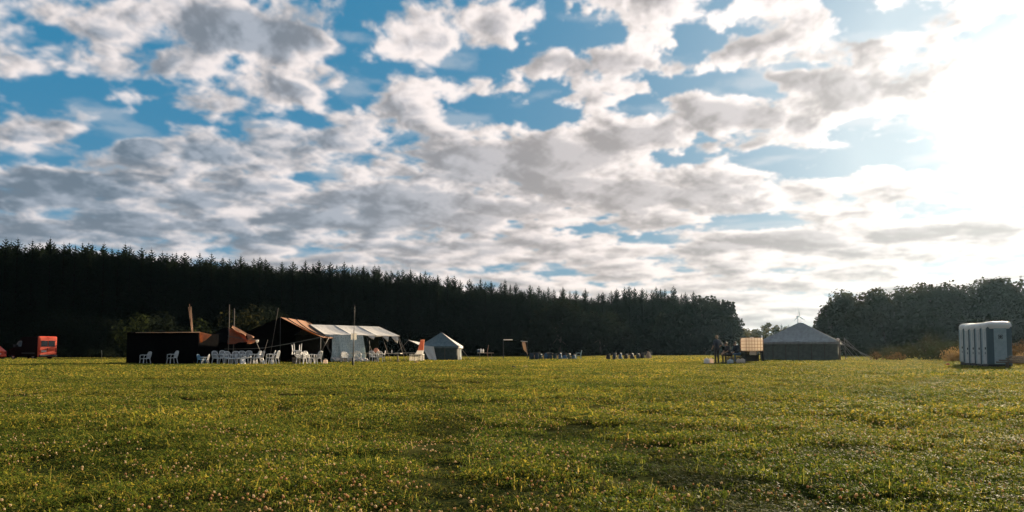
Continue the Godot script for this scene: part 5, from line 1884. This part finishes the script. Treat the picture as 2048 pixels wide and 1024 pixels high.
func build_tank() -> void:
	var foot := spot(1503, 51.6)
	var t := thing("water_tank", "pale caged water tank on a dark stand beside the big tent", "water tank", foot, 6.0)
	var y := 0.72
	var st := start()
	box(st, Vector3(0, y + 0.44, 0), Vector3(1.12, 0.84, 0.92), Basis.IDENTITY, 0.06)
	var tank := obj("tank", st, M.tank, t)
	st = start(true)
	lathe(st, Vector3(0.0, y + 0.86, 0), [Vector2(0.12, 0), Vector2(0.12, 0.05), Vector2(0, 0.06)], 12)
	obj("lid", st, M.paper, tank)
	for i in 7:
		var x := -0.57 + 0.19 * i
		for s in [-1.0, 1.0]:
			st = start()
			tube(st, [Vector3(x, y, 0.475 * s), Vector3(x, y + 0.88, 0.475 * s)], 0.012, 0.012, 5)
			obj("cage_bar", st, M.spar, t)
	for i in 5:
		var yy := y + 0.04 + 0.205 * i
		for s in [-1.0, 1.0]:
			st = start()
			tube(st, [Vector3(-0.58, yy, 0.49 * s), Vector3(0.58, yy, 0.49 * s)], 0.012, 0.012, 5)
			obj("cage_bar", st, M.spar, t)
			st = start()
			tube(st, [Vector3(0.59 * s, yy, -0.48), Vector3(0.59 * s, yy, 0.48)], 0.012, 0.012, 5)
			obj("cage_bar", st, M.spar, t)
	st = start()
	box(st, Vector3(-0.1, y - 0.12, 0.40), Vector3(0.44, 0.24, 0.16), Basis.IDENTITY, 0.03)
	obj("outlet_box", st, M.tank, t)
	st = start()
	box(st, Vector3(0, y - 0.05, -0.05), Vector3(1.24, 0.09, 0.86), Basis.IDENTITY, 0.01)
	obj("platform", st, M.trim_black, t)
	for x in [-0.55, 0.58]:
		for z in [-0.42, 0.36]:
			st = start()
			box(st, Vector3(x, (y - 0.1) * 0.5, z), Vector3(0.09, y - 0.1, 0.09), Basis.IDENTITY, 0.008)
			obj("leg", st, M.trim_black, t)
	st = start()
	box(st, Vector3(0.0, 0.34, -0.42), Vector3(1.1, 0.5, 0.03), Basis.IDENTITY, 0.005)
	obj("back_board", st, M.trim_black, t)

func build_big_tent() -> void:
	var foot := spot(1601, 62.5)
	var t := thing("big_tent", "large grey-green army tent with peaked roof, right of the water tank", "tent", foot, -24.0)
	hip_tent(t, 5.5, 4.6, 1.46, 2.92, 0.35, 0.14, 0.26, [M.olive_canvas, M.olive_canvas, M.olive_canvas, M.olive_canvas], M.olive_wall, 6)
	var c := Vector3(2.90, 0, 2.45)
	var st := start(true)
	tube(st, [c, c + Vector3(-0.02, 1.55, 0)], 0.045, 0.035, 6)
	obj("corner_pole", st, M.grey_wood, t)
	st = start(true)
	lathe(st, c + Vector3(-0.15, 1.56, -0.02), [Vector2(0.01, -0.10), Vector2(0.12, -0.04), Vector2(0.13, 0.05), Vector2(0.02, 0.12)], 8)
	obj("rolled_corner", st, M.white_canvas, t)
	for e in [[0.55, 0.5], [0.95, 0.9], [1.2, 0.2], [2.3, -0.2]]:
		rope("guy_rope", t, c + Vector3(0, 1.52, 0), c + Vector3(e[0], 0.0, e[1]), 0.020, 0.0)
	rope("guy_rope", t, c + Vector3(-0.3, 1.50, -2.4), c + Vector3(2.6, 0.0, -2.2), 0.016, 0.0)
	st = start(true)
	var pole := spot(1690, 61.0)
	tube(st, [Vector3.ZERO, Vector3(-0.03, 0.9, 0), Vector3(-0.08, 1.78, 0)], 0.04, 0.03, 6)
	var o := mesh_thing("tent_pole", st, M.grey_wood, "thin pole standing free right of the big tent's corner", "pole", pole)
	var t2 := thing("pole_rope", "long sloping rope from the free pole down to the shrubs", "rope", pole)
	rope("rope", t2, Vector3(-0.08, 1.75, 0), spot(1738, 60.0) - pole, 0.018, 0.02)
	rope("rope", t2, Vector3(-0.08, 1.70, 0), spot(1722, 59.5) - pole, 0.016, 0.02)

func build_toilets() -> void:
	# five cabins in a row that runs away from us; doors face left, the nearest shows its side
	var u := Vector3(0.296, 0, -0.955)
	var turn := rad_to_deg(atan2(-u.x, -u.z))
	var told := ["nearest portable toilet, its side with a dark emblem towards us", "second nearest portable toilet of the row", "third portable toilet, the middle one of the row", "second farthest portable toilet of the row", "farthest portable toilet, at the left end of the row"]
	for k in 5:
		var base := Vector3(23.75, 0, -40.2) + u * (0.02 + 1.22 * k) + Vector3(0.955, 0, 0.296) * 0.56 + u * 0.56
		base.y = ground(base.x, base.z) + 0.0
		var t := thing("portable_toilet", told[k], "portable toilet", base, turn, "row of portable toilets")
		toilet(t, k == 0)

# local axes: the door side is -x, the side towards us +z
func toilet(t: Node3D, mark: bool) -> void:
	var w := 0.54
	var st := start()
	box(st, Vector3(0, 0.09, 0), Vector3(1.06, 0.18, 1.08), Basis.IDENTITY, 0.02)
	obj("skid", st, M.trim_black, t)
	st = start()
	for s in [-1.0, 1.0]:
		box(st, Vector3(0.0, 1.12, s * 0.53), Vector3(1.06, 1.88, 0.045), Basis.IDENTITY, 0.01)
	box(st, Vector3(0.52, 1.12, 0), Vector3(0.045, 1.88, 1.01), Basis.IDENTITY, 0.01)
	obj("shell", st, M.toilet_blue, t)
	st = start()
	box(st, Vector3(0.02, 1.12, 0.565), Vector3(0.56, 1.84, 0.03), Basis.IDENTITY, 0.012)
	var panel := obj("side_panel", st, M.toilet_pale, t)
	for y in [0.74, 0.92, 1.22]:
		st = start()
		box(st, Vector3(0.02, y, 0.583), Vector3(0.52, 0.018, 0.012), Basis.IDENTITY, 0.003)
		obj("ridge", st, M.toilet_pale, panel)
	st = start()
	box(st, Vector3(-0.53, 1.10, -0.02), Vector3(0.04, 1.80, 0.66), Basis.IDENTITY, 0.01)
	var door := obj("door", st, M.toilet_white, t)
	for e in [[1.62, 0.42, 0.07, M.toilet_pale], [0.98, 0.10, 0.10, M.print_dark], [0.74, 0.12, 0.14, M.toilet_blue]]:
		st = start()
		box(st, Vector3(-0.556, e[0], 0.12), Vector3(0.014, e[1], e[2]), Basis.IDENTITY, 0.003)
		obj("door_plate", st, e[3], door)
	st = start()
	box(st, Vector3(-0.57, 0.98, 0.24), Vector3(0.05, 0.12, 0.04), Basis.IDENTITY, 0.01)
	obj("handle", st, M.print_dark, door)
	for s in [-1.0, 1.0]:
		st = start()
		box(st, Vector3(-0.535, 1.10, s * 0.46), Vector3(0.055, 1.84, 0.14), Basis.IDENTITY, 0.015)
		obj("door_post", st, M.toilet_blue if s > 0 else M.toilet_pale, t)
	# rounded pale roof
	st = start(true)
	var rows := []
	for e in [[1.96, 1.00, 1.00], [2.06, 1.05, 1.06], [2.18, 1.04, 1.05], [2.27, 0.96, 0.97], [2.315, 0.78, 0.80], [2.33, 0.40, 0.42]]:
		var ring := []
		for k in 24:
			var a := TAU * k / 24
			var c := Vector3(signf(cos(a)) * pow(absf(cos(a)), 0.35), 0, signf(sin(a)) * pow(absf(sin(a)), 0.35))
			ring.append(Vector3(c.x * 0.56 * e[1], e[0], c.z * 0.575 * e[2]))
		rows.append(ring)
	for j in rows.size() - 1:
		for k in 24:
			var k2 := (k + 1) % 24
			quad(st, rows[j][k], rows[j + 1][k], rows[j + 1][k2], rows[j][k2])
	var top: Array = rows[-1]
	for k in range(1, 23):
		tri(st, top[0], top[k + 1], top[k])
	var roof := obj("roof", st, M.toilet_roof, t)
	st = start(true)
	tube(st, [Vector3(0.38, 2.2, -0.38), Vector3(0.38, 2.40, -0.38)], 0.05, 0.05, 8)
	obj("vent_pipe", st, M.trim_black, roof)
	if mark:
		# round-cornered emblem of four lobes and a core
		st = start(true)
		for e in [[-0.055, 0.055], [0.055, 0.055], [-0.055, -0.055], [0.055, -0.055]]:
			var ring := []
			for k in 13:
				var a := TAU * k / 12
				ring.append(Vector3(0.03 + e[0] + cos(a) * 0.038, 1.55 + e[1] + sin(a) * 0.042, 0.588))
			tube(st, ring, 0.013, 0.013, 5, false)
		tube(st, [Vector3(-0.03, 1.55, 0.588), Vector3(0.09, 1.55, 0.588)], 0.012, 0.012, 5)
		tube(st, [Vector3(0.03, 1.49, 0.588), Vector3(0.03, 1.61, 0.588)], 0.012, 0.012, 5)
		obj("emblem", st, M.print_dark, panel)

func weeds(label: String, at_: Vector3, h: float, wide: float, sd: int, m: Material, group: String) -> void:
	var r := RandomNumberGenerator.new()
	r.seed = sd
	var st := start()
	for i in 240:
		var a := r.randf() * TAU
		var p := Vector3(cos(a), 0, sin(a)) * wide * sqrt(r.randf())
		var hh := h * r.randf_range(0.4, 1.0) * (1.0 - 0.4 * p.length() / wide)
		var e := p * 1.2 + Vector3(r.randf_range(-0.2, 0.2), hh, r.randf_range(-0.2, 0.2))
		var s := Vector3(cos(a + 1.0), 0, sin(a + 1.0)) * 0.014
		tri(st, p - s, e, p + s)
		tri(st, e - s * 2.5, e + Vector3.UP * 0.09, e + s * 2.5)
	mesh_thing("dry_weeds", st, m, label, "weeds", at_, 0.0, group)

func build_scrub() -> void:
	var g := "wild shrubs before the right wood"
	var list := [[1766, 690, 70, 1.3, "leaves_dark"], [1783, 684, 72, 1.2, "leaves"], [1800, 690, 66, 1.2, "leaves_dark"], [1822, 684, 70, 1.4, "leaves"], [1845, 682, 64, 1.3, "leaves_dark"], [1862, 668, 66, 0.9, "leaves_dark"], [1872, 676, 60, 1.2, "leaves"], [1892, 682, 58, 1.1, "leaves_dark"], [1906, 672, 62, 0.9, "leaves"], [1925, 684, 60, 1.2, "leaves_dark"]]
	for i in list.size():
		var e: Array = list[i]
		var h: float = (705.0 - e[1]) / FOCAL * e[2] + EYE
		shrub("wild_shrub", "wild green shrub between big tent and toilets, %s from the left" % ORDER[i], spot(e[0], e[2]), h, e[3], 1300 + i * 3, 0.15, 190.0, M[e[4]], g)
	var r := [[1752, 702, 60, 0.8, "rusty low shrub at the left end of the wild shrubs"], [1779, 705, 62, 0.6, "small rusty shrub right of the leftmost one"], [1799, 701, 58, 0.6, "small rusty shrub before the third wild shrub"], [2036, 682, 50, 1.3, "rust and green shrub behind the planks, right of the toilets"], [2062, 678, 50, 1.3, "rusty shrub at the right edge of the picture"]]
	for i in r.size():
		var e: Array = r[i]
		var h: float = (705.0 - e[1]) / FOCAL * e[2] + EYE
		shrub("rusty_shrub", e[4], spot(e[0], e[2]), h, e[3], 1350 + i * 3, 0.12, 300.0, M.leaves_rust, "rusty shrubs on the right")
	weeds("tan clump of dry grass left of the toilets", spot(1903, 52.0), 1.05, 0.55, 1400, M.dry_stems, "dry weeds on the right")
	weeds("dry weeds close to the left wall of the toilets", spot(1917, 51.0), 0.9, 0.4, 1401, M.dry_stems, "dry weeds on the right")
	weeds("dry weeds behind the planks right of the toilets", spot(2040, 46.0), 0.8, 0.7, 1402, M.dry_stems, "dry weeds on the right")
	bundle("earth_mound", "small reddish brown mound on the grass left of the toilets' shadow", "mound", spot(1893, 44.0), Vector3(0.30, 0.16, 0.26), M.orange_cloth, 31)
	# planks in front of the toilets
	var words := ["lowest weathered plank of the pile right of the toilets", "second plank of the pile, its cut end in the sun", "dark plank lying skewed on the pile", "topmost dark plank of the pile right of the toilets"]
	for i in 4:
		var base := spot(2046, 37.4)
		var st := start()
		box(st, Vector3(0, 0.0, 0), Vector3(2.6 - 0.2 * i, 0.07, 0.24), Basis.IDENTITY, 0.006)
		var o := mesh_thing("plank", st, M.grey_wood, words[i], "plank", base + Vector3(0.1 * i, 0.31 + 0.085 * i, 0.05 * (i % 2)), [4.0, -5.0, 9.0, 2.0][i], "planks piled by the toilets")
	for x in [-0.8, 0.8]:
		var base := spot(2046, 37.4)
		var st := start()
		box(st, Vector3.ZERO, Vector3(0.10, 0.28, 0.12), Basis.IDENTITY, 0.01)
		mesh_thing("timber_block", st, M.grey_wood, "timber block under the left end of the planks" if x < 0 else "timber block under the right end of the planks", "block", base + Vector3(x, 0.135, 0))
